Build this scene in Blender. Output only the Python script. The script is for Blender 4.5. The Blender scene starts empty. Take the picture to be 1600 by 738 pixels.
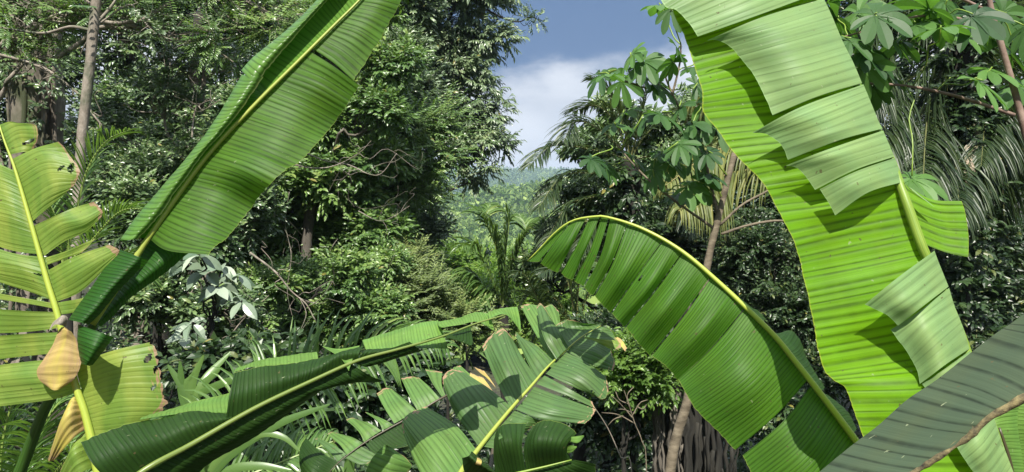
import bpy, math, random
import numpy as np
from mathutils import Vector

SC = bpy.context.scene
COL = SC.collection
R = math.radians

# ------------------------------------------------------------------ camera
CAM_H = 1.7
F = 1160.0                       # focal length in the photograph's pixels (1600 wide)
cam_d = bpy.data.cameras.new('camera'); cam = bpy.data.objects.new('camera', cam_d); COL.objects.link(cam)
cam.location = (0, 0, CAM_H); cam.rotation_euler = (R(90), 0, 0)
cam_d.sensor_width = 36; cam_d.lens = F*36/1600
cam_d.clip_start = 0.05; cam_d.clip_end = 9000
SC.camera = cam

# ------------------------------------------------------------------ sky, sun, exposure
SUN_EL, SUN_AZ = 52.0, 182.0
world = bpy.data.worlds.new('World'); SC.world = world; world.use_nodes = True
wn = world.node_tree.nodes; wl = world.node_tree.links
bg = wn['Background']
sky = wn.new('ShaderNodeTexSky'); sky.sky_type = 'NISHITA'; sky.sun_disc = False
sky.sun_elevation = R(SUN_EL); sky.sun_rotation = R(SUN_AZ); sky.air_density = 1.0; sky.dust_density = 1.2; sky.ozone_density = 2.0
tc = wn.new('ShaderNodeTexCoord'); sep = wn.new('ShaderNodeSeparateXYZ'); wl.new(tc.outputs['Generated'], sep.inputs[0])
nz = wn.new('ShaderNodeTexNoise'); nz.inputs['Scale'].default_value = 2.6; nz.inputs['Detail'].default_value = 7; nz.inputs['Roughness'].default_value = 0.55
mp = wn.new('ShaderNodeMapping'); mp.inputs['Scale'].default_value = (1, 1, 2.2); mp.inputs['Location'].default_value = (0.37, 0.1, 0.15)
wl.new(tc.outputs['Generated'], mp.inputs[0]); wl.new(mp.outputs[0], nz.inputs['Vector'])
# a cloud bank lies low over the hills: its top edge is lumpy
m1 = wn.new('ShaderNodeMath'); m1.operation = 'MULTIPLY_ADD'; m1.inputs[1].default_value = 0.34; m1.inputs[2].default_value = 0.065
wl.new(nz.outputs[0], m1.inputs[0])
m2 = wn.new('ShaderNodeMath'); m2.operation = 'SUBTRACT'; wl.new(m1.outputs[0], m2.inputs[0]); wl.new(sep.outputs[2], m2.inputs[1])
m3 = wn.new('ShaderNodeMapRange'); m3.interpolation_type = 'SMOOTHSTEP'
m3.inputs['From Min'].default_value = -0.02; m3.inputs['From Max'].default_value = 0.035; wl.new(m2.outputs[0], m3.inputs['Value'])
nz2 = wn.new('ShaderNodeTexNoise'); nz2.inputs['Scale'].default_value = 5; nz2.inputs['Detail'].default_value = 6
wl.new(mp.outputs[0], nz2.inputs['Vector'])
cr = wn.new('ShaderNodeValToRGB'); cr.color_ramp.elements[0].position = 0.3; cr.color_ramp.elements[0].color = (3.0, 3.2, 3.6, 1)
cr.color_ramp.elements[1].position = 0.7; cr.color_ramp.elements[1].color = (5.4, 5.5, 5.7, 1)
wl.new(nz2.outputs[0], cr.inputs[0])
# high thin cloud veil over the rest
veil = wn.new('ShaderNodeMapRange'); veil.inputs['From Min'].default_value = 0.25; veil.inputs['From Max'].default_value = 0.5; veil.inputs['To Min'].default_value = 0.9; veil.inputs['To Max'].default_value = 1.0
nz3 = wn.new('ShaderNodeTexNoise'); nz3.inputs['Scale'].default_value = 1.6; nz3.inputs['Detail'].default_value = 8; wl.new(tc.outputs['Generated'], nz3.inputs['Vector'])
wl.new(nz3.outputs[0], veil.inputs['Value'])
mixv = wn.new('ShaderNodeMixRGB'); wl.new(veil.outputs[0], mixv.inputs[0]); wl.new(sky.outputs[0], mixv.inputs[1]); mixv.inputs[2].default_value = (0.42, 0.84, 1.75, 1)
mixc = wn.new('ShaderNodeMixRGB'); wl.new(m3.outputs[0], mixc.inputs[0]); wl.new(mixv.outputs[0], mixc.inputs[1]); wl.new(cr.outputs[0], mixc.inputs[2])
# bright overhead overcast, out of view, added to keep up the ambient light
top = wn.new('ShaderNodeMapRange'); top.inputs['From Min'].default_value = 0.38; top.inputs['From Max'].default_value = 0.7; wl.new(sep.outputs[2], top.inputs['Value'])
mixt = wn.new('ShaderNodeMixRGB'); wl.new(top.outputs[0], mixt.inputs[0]); wl.new(mixc.outputs[0], mixt.inputs[1]); mixt.inputs[2].default_value = (5.2, 5.8, 6.8, 1)
wl.new(mixt.outputs[0], bg.inputs[0]); bg.inputs[1].default_value = 0.11

sd = bpy.data.lights.new('sun', 'SUN'); sd.energy = 5.0; sd.angle = R(0.5); sd.color = (1.0, 0.95, 0.86)
sun = bpy.data.objects.new('sun', sd); COL.objects.link(sun); sun.location = (0, 0, 60)
sdir = Vector((math.sin(R(SUN_AZ))*math.cos(R(SUN_EL)), math.cos(R(SUN_AZ))*math.cos(R(SUN_EL)), math.sin(R(SUN_EL))))
sun.rotation_euler = sdir.to_track_quat('Z', 'Y').to_euler()
SC.view_settings.view_transform = 'Standard'; SC.view_settings.look = 'None'; SC.view_settings.gamma = 1
SC.view_settings.exposure = 0.9
cy = SC.cycles if hasattr(SC, 'cycles') else None
if cy:
    cy.max_bounces = 6; cy.transmission_bounces = 4; cy.diffuse_bounces = 3; cy.glossy_bounces = 2; cy.transparent_max_bounces = 4; cy.volume_bounces = 0
    cy.use_denoising = True; cy.sample_clamp_indirect = 4

# ------------------------------------------------------------------ helpers
def P(px, py, d):
    return np.array([(px-800)/F*d, d, CAM_H-(py-369)/F*d])
def hsh(n):
    n = np.sin(n*127.1+311.7)*43758.5453
    return n-np.floor(n)
def n1(x, seed=0):               # smooth 1-D noise in -1..1
    x = np.asarray(x, float)+seed*17.3
    i = np.floor(x); f = x-i; f = f*f*(3-2*f)
    return (hsh(i)*(1-f)+hsh(i+1)*f)*2-1
def n2(x, y, seed=0):
    x = np.asarray(x, float)+seed*13.7; y = np.asarray(y, float)+seed*7.9
    i = np.floor(x); j = np.floor(y); f = x-i; g = y-j; f = f*f*(3-2*f); g = g*g*(3-2*g)
    h = lambda a, b: hsh(a+b*57.0)
    return ((h(i, j)*(1-f)+h(i+1, j)*f)*(1-g)+(h(i, j+1)*(1-f)+h(i+1, j+1)*f)*g)*2-1
def unit(v):
    return v/np.maximum(np.linalg.norm(v, axis=-1, keepdims=True), 1e-9)

class MB:
    """collects vertices and faces of ONE mesh object"""
    def __init__(s): s.V = []; s.Fs = []; s.n = 0; s.rnd = []; s.uv = []
    def add(s, V, faces, mat=0, rnd=None, uv=None):
        V = np.asarray(V, float).reshape(-1, 3)
        for f in (faces if isinstance(faces, list) else [faces]):
            f = np.asarray(f, np.int64)
            if len(f): s.Fs.append((f+s.n, mat))
        s.V.append(V); s.n += len(V)
        s.rnd.append(np.full(len(V), 0.5) if rnd is None else np.broadcast_to(rnd, (len(V),)))
        s.uv.append(np.zeros((len(V), 2)) if uv is None else uv)
        return s
    def build(s, name, mats, parent=None, smooth=False):
        V = np.concatenate(s.V); 
        if parent is not None: V = V-np.array(root_loc(parent))
        me = bpy.data.meshes.new(name)
        me.vertices.add(len(V)); me.vertices.foreach_set('co', V.astype(np.float32).ravel())
        loops = np.concatenate([f.ravel() for f, m in s.Fs]).astype(np.int32)
        tot = np.concatenate([np.full(len(f), f.shape[1]) for f, m in s.Fs]).astype(np.int32)
        mi = np.concatenate([np.full(len(f), m) for f, m in s.Fs]).astype(np.int32)
        st = np.concatenate([[0], np.cumsum(tot)[:-1]]).astype(np.int32)
        me.loops.add(len(loops)); me.loops.foreach_set('vertex_index', loops)
        me.polygons.add(len(tot)); me.polygons.foreach_set('loop_start', st); me.polygons.foreach_set('loop_total', tot)
        me.polygons.foreach_set('material_index', mi)
        me.polygons.foreach_set('use_smooth', np.full(len(tot), smooth))
        uvl = me.uv_layers.new(name='UVMap'); uvs = np.concatenate(s.uv)[loops]; uvl.data.foreach_set('uv', uvs.astype(np.float32).ravel())
        at = me.attributes.new('rnd', 'FLOAT', 'POINT'); at.data.foreach_set('value', np.concatenate(s.rnd).astype(np.float32))
        me.update(calc_edges=True)
        for m in (mats if isinstance(mats, (list, tuple)) else [mats]): me.materials.append(m)
        o = bpy.data.objects.new(name, me); COL.objects.link(o)
        if parent is not None: o.parent = parent
        return o
def root_loc(o):
    l = np.zeros(3)
    while o is not None:
        l += np.array(o.location); o = o.parent
    return l
def thing(name, label, cat, loc, group=None):
    o = bpy.data.objects.new(name, None); COL.objects.link(o); o.location = tuple(loc); o.empty_display_size = 0.2
    o['label'] = label; o['category'] = cat
    if group: o['group'] = group
    return o

def cat_rom(P_, t):
    """Catmull-Rom through points P_ (n,...) at parameters t in 0..n-1"""
    P_ = np.asarray(P_, float); n = len(P_)
    if n == 2:
        t = np.asarray(t).reshape((-1,)+(1,)*(P_.ndim-1)); return P_[0]*(1-t)+P_[1]*t
    E = np.concatenate([[2*P_[0]-P_[1]], P_, [2*P_[-1]-P_[-2]]])
    i = np.clip(np.floor(t).astype(int), 0, n-2); f = (t-i).reshape((-1,)+(1,)*(P_.ndim-1))
    a, b, c, d = E[i], E[i+1], E[i+2], E[i+3]
    return 0.5*((2*b)+(-a+c)*f+(2*a-5*b+4*c-d)*f**2+(-a+3*b-3*c+d)*f**3)
def resample(pts, step, nmin=6):
    """points every ~step along a smooth curve"""
    pts = np.asarray(pts, float); n = len(pts)
    t = np.linspace(0, n-1, 20*n); C = cat_rom(pts, t)
    s = np.concatenate([[0], np.cumsum(np.linalg.norm(np.diff(C[:, :3], axis=0), axis=1))])
    k = max(nmin, int(s[-1]/step)+1)
    tt = np.interp(np.linspace(0, s[-1], k), s, t)
    return cat_rom(pts, tt)
def tube(mb, pts, rad, sides=8, mat=0, cap=True, rough=0.0, seed=0, rnd=None, uvs=False):
    pts = np.asarray(pts, float); n = len(pts); rad = np.broadcast_to(np.asarray(rad, float), (n,))
    T = unit(np.gradient(pts, axis=0))
    ref = np.array([0, 0, 1.0]) if abs(T[:, 2]).mean() < 0.8 else np.array([0, 1.0, 0.13])
    A = unit(np.cross(T, ref)); B = np.cross(T, A)
    th = np.linspace(0, 2*np.pi, sides, endpoint=False)
    s = np.concatenate([[0], np.cumsum(np.linalg.norm(np.diff(pts, axis=0), axis=1))])
    rr = rad[:, None]*np.ones((1, sides))
    if rough: rr = rr*(1+rough*n2(s[:, None]/(rad.mean()*5), np.cos(th)[None]*1.3+np.sin(th)[None]*2.1, seed)+rough*0.5*n2(s[:, None]/(rad.mean()*1.5), np.cos(th)[None]*3+5, seed+3))
    V = pts[:, None]+rr[..., None]*(np.cos(th)[None, :, None]*A[:, None]+np.sin(th)[None, :, None]*B[:, None])
    i = np.arange(n-1)[:, None]*sides; j = np.arange(sides)[None]; j2 = (j+1) % sides
    q = np.stack([i+j, i+j2, i+sides+j2, i+sides+j], -1).reshape(-1, 4)
    uv = np.stack([np.repeat(s, sides), np.tile(th/(2*np.pi), n)], -1)
    fs = [q]
    if cap: fs += [np.arange(sides)[None, ::-1], np.arange(sides)[None]+(n-1)*sides]
    mb.add(V, fs, mat, rnd, uv)

# ------------------------------------------------------------------ materials
def nodes(name):
    m = bpy.data.materials.new(name); m.use_nodes = True
    nt = m.node_tree; nt.nodes.remove(nt.nodes['Principled BSDF'])
    return m, nt, nt.nodes, nt.links, nt.nodes['Material Output']
def N(nt, typ, **kw):
    n = nt.nodes.new(typ)
    for k, v in kw.items():
        if k == 'op': n.operation = v
        else: setattr(n, k, v)
    return n
def leafy(nt, out, colsock, trans_col, tfac, rough, spec, normal=None, coat=0):
    L = nt.links
    p = N(nt, 'ShaderNodeBsdfPrincipled'); p.inputs['Roughness'].default_value = rough; p.inputs['Specular IOR Level'].default_value = spec
    p.inputs['Coat Weight'].default_value = coat; p.inputs['Coat Roughness'].default_value = 0.25
    L.new(colsock, p.inputs['Base Color'])
    t = N(nt, 'ShaderNodeBsdfTranslucent'); L.new(trans_col, t.inputs[0])
    mx = N(nt, 'ShaderNodeMixShader')
    if isinstance(tfac, float): mx.inputs[0].default_value = tfac
    else: L.new(tfac, mx.inputs[0])
    L.new(p.outputs[0], mx.inputs[1]); L.new(t.outputs[0], mx.inputs[2]); L.new(mx.outputs[0], out.inputs[0])
    if normal is not None: L.new(normal, p.inputs['Normal']); L.new(normal, t.inputs['Normal'])
    return p

def mat_foliage(name, dark, light, trans=0.3, rough=0.38, spec=0.6, tcol=(0.16, 0.3, 0.03)):
    m, nt, ns, L, out = nodes(name)
    a = N(nt, 'ShaderNodeAttribute', attribute_name='rnd')
    r = N(nt, 'ShaderNodeValToRGB'); e = r.color_ramp.elements
    e[0].color = (*dark, 1); e[0].position = 0.05; e[1].color = (*light, 1); e[1].position = 0.95
    mid = e.new(0.6); mid.color = tuple((dark[i]*0.6+light[i]*0.4) for i in range(3))+(1,)
    y = e.new(0.985); y.color = (0.22, 0.2, 0.05, 1)
    L.new(a.outputs['Fac'], r.inputs[0])
    mm = N(nt, 'ShaderNodeMixRGB', blend_type='MULTIPLY'); mm.inputs[0].default_value = 1
    r2 = N(nt, 'ShaderNodeMapRange'); r2.inputs['To Min'].default_value = 0.55; r2.inputs['To Max'].default_value = 1.25; L.new(a.outputs['Fac'], r2.inputs['Value'])
    mm.inputs[1].default_value = (*tcol, 1); L.new(r2.outputs[0], mm.inputs[2])
    leafy(nt, out, r.outputs[0], mm.outputs[0], float(trans), rough, spec)
    return m

def mat_banana(name, col, tcol, trans=0.4, rib=0.011, line=0.35, rough=0.55, spec=0.25, edge=(0.2, 0.27, 0.05), brown=0.0, blotch=0.25, bump=0.4, coat=0.0, alt=None, sharp=3.0, edgew=0.006):
    """blade: lateral veins run from midrib to margin at constant UV.x (metres); UV.y is 0 at the midrib, 1 at the margin"""
    m, nt, ns, L, out = nodes(name)
    uv = N(nt, 'ShaderNodeUVMap', uv_map='UVMap'); sp = N(nt, 'ShaderNodeSeparateXYZ'); L.new(uv.outputs[0], sp.inputs[0])
    def math_(op, a, b=None, c=None):
        n = N(nt, 'ShaderNodeMath', op=op)
        for i, x in enumerate((a, b, c)):
            if x is None: continue
            if isinstance(x, (int, float)): n.inputs[i].default_value = x
            else: L.new(x, n.inputs[i])
        return n.outputs[0]
    def noise(vx, vy, scale, det=3):
        c = N(nt, 'ShaderNodeCombineXYZ'); L.new(math_('MULTIPLY', sp.outputs[0], vx), c.inputs[0]); L.new(math_('MULTIPLY', sp.outputs[1], vy), c.inputs[1])
        t = N(nt, 'ShaderNodeTexNoise'); t.inputs['Scale'].default_value = scale; t.inputs['Detail'].default_value = det; L.new(c.outputs[0], t.inputs['Vector']); return t.outputs[0]
    # main ribs: narrow grooves with irregular spacing
    wob = noise(1, 0.004, 22, 2)
    ph = math_('ADD', math_('MULTIPLY', sp.outputs[0], 1/rib), math_('MULTIPLY', wob, 2.2))
    s1 = math_('SINE', math_('MULTIPLY', ph, 2*math.pi))
    groove = math_('POWER', math_('MULTIPLY_ADD', s1, 0.5, 0.5), sharp)
    fine = noise(1, 0.002, 380, 2)                       # hair-fine veins
    wide = noise(1, 0.03, 16, 3)                        # broad bands of thicker and thinner tissue
    blot = noise(1, 0.35, 9, 5)
    groove = math_('MULTIPLY', groove, math_('MULTIPLY_ADD', noise(1, 0.25, 24, 3), 1.6, 0.15))
    mr = N(nt, 'ShaderNodeMapRange'); L.new(groove, mr.inputs['Value']); mr.inputs['To Min'].default_value = 1.0; mr.inputs['To Max'].default_value = 1-line
    k1 = math_('MULTIPLY', mr.outputs[0], math_('MULTIPLY_ADD', fine, 0.5, 0.75))
    k2 = math_('MULTIPLY', k1, math_('MULTIPLY_ADD', wide, 2*blotch, 1-blotch))
    k3 = math_('MULTIPLY', k2, math_('MULTIPLY_ADD', blot, 2*blotch, 1-blotch))
    def tint(c):
        x = N(nt, 'ShaderNodeMixRGB', blend_type='MULTIPLY'); x.inputs[0].default_value = 1; x.inputs[1].default_value = (*c, 1); L.new(k3, x.inputs[2]); return x.outputs[0]
    cc, tt = tint(col), tint(tcol)
    if alt:                                             # yellowing towards patches
        f = N(nt, 'ShaderNodeMapRange'); L.new(noise(1, 0.5, 5, 5), f.inputs['Value']); f.inputs['From Min'].default_value = 0.42; f.inputs['From Max'].default_value = 0.68
        x = N(nt, 'ShaderNodeMixRGB'); L.new(f.outputs[0], x.inputs[0]); L.new(cc, x.inputs[1]); x.inputs[2].default_value = (*alt, 1); cc = x.outputs[0]
    # uneven ageing: parts of the blade warmer and duller
    fv = N(nt, 'ShaderNodeMapRange'); L.new(noise(1, 0.7, 3.5, 6), fv.inputs['Value']); fv.inputs['From Min'].default_value = 0.38; fv.inputs['From Max'].default_value = 0.68; fv.inputs['To Max'].default_value = 0.6
    def warm(c_, k_):
        y_ = N(nt, 'ShaderNodeMixRGB', blend_type='MULTIPLY'); y_.inputs[0].default_value = 1; L.new(c_, y_.inputs[1]); y_.inputs[2].default_value = (*k_, 1)
        z_ = N(nt, 'ShaderNodeMixRGB'); L.new(fv.outputs[0], z_.inputs[0]); L.new(c_, z_.inputs[1]); L.new(y_.outputs[0], z_.inputs[2]); return z_.outputs[0]
    cc = warm(cc, (1.28, 1.08, 0.9)); tt = warm(tt, (1.4, 1.1, 0.8))
    # margin rim
    em = N(nt, 'ShaderNodeMapRange'); L.new(sp.outputs[1], em.inputs['Value']); em.inputs['From Min'].default_value = 1-edgew*1.6; em.inputs['From Max'].default_value = 1-edgew*0.4; em.inputs['To Max'].default_value = 0.8
    x = N(nt, 'ShaderNodeMixRGB'); L.new(em.outputs[0], x.inputs[0]); L.new(cc, x.inputs[1]); x.inputs[2].default_value = (*edge, 1); cc = x.outputs[0]
    tf = None
    if brown > 0:                                       # dried, brown margin with an uneven inner limit
        bn = noise(1, 1, 26, 6)
        lim = math_('ADD', sp.outputs[1], math_('MULTIPLY_ADD', bn, 0.55, -0.275))
        b = N(nt, 'ShaderNodeMapRange'); L.new(lim, b.inputs['Value']); b.inputs['From Min'].default_value = 1-brown; b.inputs['From Max'].default_value = 1-brown*0.55
        bc = N(nt, 'ShaderNodeValToRGB'); L.new(b.outputs[0], bc.inputs[0]); bc.color_ramp.elements[0].color = (0.42, 0.36, 0.06, 1); bc.color_ramp.elements[1].color = (0.33, 0.22, 0.13, 1)
        x = N(nt, 'ShaderNodeMixRGB'); L.new(b.outputs[0], x.inputs[0]); L.new(cc, x.inputs[1]); L.new(bc.outputs[0], x.inputs[2]); cc = x.outputs[0]
        x = N(nt, 'ShaderNodeMixRGB'); L.new(b.outputs[0], x.inputs[0]); L.new(tt, x.inputs[1]); x.inputs[2].default_value = (0.3, 0.18, 0.08, 1); tt = x.outputs[0]
    sc_ = N(nt, 'ShaderNodeMapRange'); L.new(noise(3, 1.1, 16, 4), sc_.inputs['Value']); sc_.inputs['From Min'].default_value = 0.705; sc_.inputs['From Max'].default_value = 0.725; sc_.inputs['To Max'].default_value = 0.6
    x = N(nt, 'ShaderNodeMixRGB'); L.new(sc_.outputs[0], x.inputs[0]); L.new(cc, x.inputs[1]); x.inputs[2].default_value = (0.34, 0.38, 0.22, 1); cc = x.outputs[0]
    # small scars and dirt specks
    obj = N(nt, 'ShaderNodeTexCoord'); vz = N(nt, 'ShaderNodeTexNoise'); vz.inputs['Scale'].default_value = 75; vz.inputs['Detail'].default_value = 4; L.new(obj.outputs['Object'], vz.inputs['Vector'])
    v = N(nt, 'ShaderNodeMapRange'); L.new(vz.outputs[0], v.inputs['Value']); v.inputs['From Min'].default_value = 0.70; v.inputs['From Max'].default_value = 0.72; v.inputs['To Max'].default_value = 0.75
    x = N(nt, 'ShaderNodeMixRGB'); L.new(v.outputs[0], x.inputs[0]); L.new(cc, x.inputs[1]); x.inputs[2].default_value = (0.10, 0.08, 0.035, 1); cc = x.outputs[0]
    x = N(nt, 'ShaderNodeMixRGB'); L.new(v.outputs[0], x.inputs[0]); L.new(tt, x.inputs[1]); x.inputs[2].default_value = (0.06, 0.05, 0.02, 1); tt = x.outputs[0]
    h = math_('ADD', math_('MULTIPLY', groove, -1.0), math_('MULTIPLY', fine, 0.35))
    bp = N(nt, 'ShaderNodeBump'); bp.inputs['Strength'].default_value = bump; bp.inputs['Distance'].default_value = 0.0016; L.new(h, bp.inputs['Height'])
    leafy(nt, out, cc, tt, float(trans), rough, spec, bp.outputs[0], coat)
    return m

def mat_bark(name, a, b, scale=6, rough=0.9, stretch=0.25, bump=0.5, moss=None):
    m, nt, ns, L, out = nodes(name)
    tc_ = N(nt, 'ShaderNodeTexCoord'); mp_ = N(nt, 'ShaderNodeMapping'); mp_.inputs['Scale'].default_value = (1, 1, stretch); L.new(tc_.outputs['Object'], mp_.inputs[0])
    t = N(nt, 'ShaderNodeTexNoise'); t.inputs['Scale'].default_value = scale; t.inputs['Detail'].default_value = 8; t.inputs['Roughness'].default_value = 0.65; L.new(mp_.outputs[0], t.inputs['Vector'])
    r = N(nt, 'ShaderNodeValToRGB'); r.color_ramp.elements[0].position = 0.35; r.color_ramp.elements[0].color = (*a, 1); r.color_ramp.elements[1].position = 0.68; r.color_ramp.elements[1].color = (*b, 1)
    L.new(t.outputs[0], r.inputs[0]); c = r.outputs[0]
    if moss:
        t2 = N(nt, 'ShaderNodeTexNoise'); t2.inputs['Scale'].default_value = scale*0.35; t2.inputs['Detail'].default_value = 5; L.new(tc_.outputs['Object'], t2.inputs['Vector'])
        f = N(nt, 'ShaderNodeMapRange'); L.new(t2.outputs[0], f.inputs['Value']); f.inputs['From Min'].default_value = 0.5; f.inputs['From Max'].default_value = 0.62
        x = N(nt, 'ShaderNodeMixRGB'); L.new(f.outputs[0], x.inputs[0]); L.new(c, x.inputs[1]); x.inputs[2].default_value = (*moss, 1); c = x.outputs[0]
    p = N(nt, 'ShaderNodeBsdfPrincipled'); p.inputs['Roughness'].default_value = rough; L.new(c, p.inputs['Base Color'])
    bp = N(nt, 'ShaderNodeBump'); bp.inputs['Strength'].default_value = bump; bp.inputs['Distance'].default_value = 0.02; L.new(t.outputs[0], bp.inputs['Height']); L.new(bp.outputs[0], p.inputs['Normal'])
    L.new(p.outputs[0], out.inputs[0])
    return m
def mat_rib(name, a, b):
    m, nt, ns, L, out = nodes(name)
    uv = N(nt, 'ShaderNodeUVMap', uv_map='UVMap'); mp_ = N(nt, 'ShaderNodeMapping'); mp_.inputs['Scale'].default_value = (3, 14, 1); L.new(uv.outputs[0], mp_.inputs[0])
    t = N(nt, 'ShaderNodeTexNoise'); t.inputs['Scale'].default_value = 2; t.inputs['Detail'].default_value = 5; L.new(mp_.outputs[0], t.inputs['Vector'])
    r = N(nt, 'ShaderNodeValToRGB'); r.color_ramp.elements[0].position = 0.35; r.color_ramp.elements[0].color = (*a, 1); r.color_ramp.elements[1].position = 0.65; r.color_ramp.elements[1].color = (*b, 1)
    L.new(t.outputs[0], r.inputs[0])
    leafy(nt, out, r.outputs[0], r.outputs[0], 0.12, 0.38, 0.5)
    return m

M = {}
#  green of old blade; bright yellow-green young blade; glaucous underside ...
M['ban_mid'] = mat_banana('banana_blade_green', (0.056, 0.135, 0.014), (0.17, 0.40, 0.02), 0.35, rib=0.016, line=0.5, blotch=0.3, bump=0.35)
M['ban_roll'] = mat_banana('banana_blade_rolled', (0.085, 0.19, 0.032), (0.10, 0.34, 0.03), 0.2, rib=0.016, line=0.4, rough=0.3, bump=0.35, blotch=0.12, edge=(0.7, 0.7, 0.35), edgew=0.035)
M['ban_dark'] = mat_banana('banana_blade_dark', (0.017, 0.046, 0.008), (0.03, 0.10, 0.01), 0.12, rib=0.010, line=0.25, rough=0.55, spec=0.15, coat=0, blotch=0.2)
M['ban_tube'] = mat_banana('banana_blade_tube', (0.018, 0.075, 0.008), (0.04, 0.2, 0.01), 0.2, rib=0.010, line=0.4, blotch=0.2)
M['ban_yel'] = mat_banana('banana_blade_yellowing', (0.14, 0.245, 0.045), (0.32, 0.52, 0.05), 0.35, rib=0.013, line=0.2, brown=0.07, alt=(0.25, 0.33, 0.07), blotch=0.12, rough=0.45, bump=0.35)
M['ban_flap'] = mat_banana('banana_blade_sunny_flap', (0.12, 0.24, 0.05), (0.16, 0.40, 0.04), 0.25, rib=0.009, line=0.2)  # lighter green: sunlight on the folded margins is put into this colour
M['ban_arch'] = mat_banana('banana_blade_arching', (0.052, 0.140, 0.013), (0.16, 0.42, 0.02), 0.35, rib=0.010, line=0.4, blotch=0.3)
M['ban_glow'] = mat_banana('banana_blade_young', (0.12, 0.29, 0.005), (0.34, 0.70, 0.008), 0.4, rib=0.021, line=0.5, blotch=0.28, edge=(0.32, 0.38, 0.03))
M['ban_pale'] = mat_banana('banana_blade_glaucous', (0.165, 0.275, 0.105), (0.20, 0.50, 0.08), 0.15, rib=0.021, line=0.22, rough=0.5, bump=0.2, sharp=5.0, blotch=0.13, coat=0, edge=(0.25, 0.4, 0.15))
M['ban_grey'] = mat_banana('banana_blade_grey', (0.054, 0.082, 0.046), (0.06, 0.16, 0.03), 0.08, rib=0.024, line=0.55, sharp=9.0, rough=0.5, bump=0.3, blotch=0.07, coat=0, brown=0.03)
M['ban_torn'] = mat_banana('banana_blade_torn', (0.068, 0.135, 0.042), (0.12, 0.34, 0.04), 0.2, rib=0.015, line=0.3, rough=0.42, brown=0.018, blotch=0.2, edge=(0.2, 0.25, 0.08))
M['ban_torn_lit'] = mat_banana('banana_blade_torn_lit', (0.10, 0.20, 0.05), (0.2, 0.45, 0.05), 0.25, rib=0.015, line=0.35, rough=0.42, brown=0.018, blotch=0.25, edge=(0.2, 0.25, 0.08))  # lighter copy of the torn blade with sunlight put into its colour
M['ban_dry'] = mat_banana('banana_blade_dried', (0.377, 0.271, 0.123), (0.4, 0.28, 0.05), 0.2, rib=0.012, line=0.06, rough=0.6, bump=0.1, brown=0.08, alt=(0.42, 0.40, 0.08), blotch=0.3, coat=0)
M['rib_y'] = mat_rib('midrib_yellow', (0.42, 0.46, 0.07), (0.30, 0.42, 0.06))
M['rib_g'] = mat_rib('midrib_green', (0.15, 0.26, 0.03), (0.24, 0.33, 0.05))
M['rib_a'] = mat_rib('midrib_olive', (0.26, 0.32, 0.05), (0.34, 0.38, 0.07))
M['rib_c'] = mat_rib('midrib_dull', (0.11, 0.17, 0.03), (0.17, 0.22, 0.05))
M['rib_d'] = mat_rib('midrib_dark', (0.05, 0.035, 0.03), (0.09, 0.08, 0.035))
M['rib_o'] = mat_rib('midrib_orange', (0.45, 0.28, 0.05), (0.30, 0.33, 0.06))
M['rib_dg'] = mat_rib('petiole_dark', (0.03, 0.08, 0.015), (0.06, 0.14, 0.02))
M['stemb'] = mat_bark('banana_stem', (0.10, 0.13, 0.035), (0.22, 0.16, 0.07), 5, 0.6, 0.1, 0.3)

# ------------------------------------------------------------------ setting: ground, hills, haze
def ground_z(x, y):
    x = np.asarray(x, float); y = np.asarray(y, float)
    z = -0.17*np.clip(y, 0, 34) - 8*np.clip((y-34)/120, 0, 1)
    z += 0.5*np.minimum(np.maximum(0, -x-2.2-0.13*y), 40)*np.exp(-np.maximum(y-90, 0)/120)
    z += 0.4*np.minimum(np.maximum(0, x-2.6-0.17*y), 40)*np.exp(-np.maximum(y-90, 0)/120)
    z += 0.12*n2(x*0.5, y*0.5, 3)*np.clip((np.abs(y)+np.abs(x))/4, 0, 1)+0.8*n2(x*0.07, y*0.07, 5)*np.clip(y/30, 0, 1)
    w = np.clip((y-140)/200, 0, 1)
    z += w*(24*np.exp(-((y-360)/120)**2)*(1+0.5*n2(x/140, y/200, 1)) + 112*np.exp(-((y-1250)/330)**2)*(1+0.13*n2(x/260+0.4, 2.2, 2)+0.05*n2(x/70, y/90, 7)) )
    z += w*(4*n2(x/40, y/40, 9)+0*y)
    return z
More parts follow.
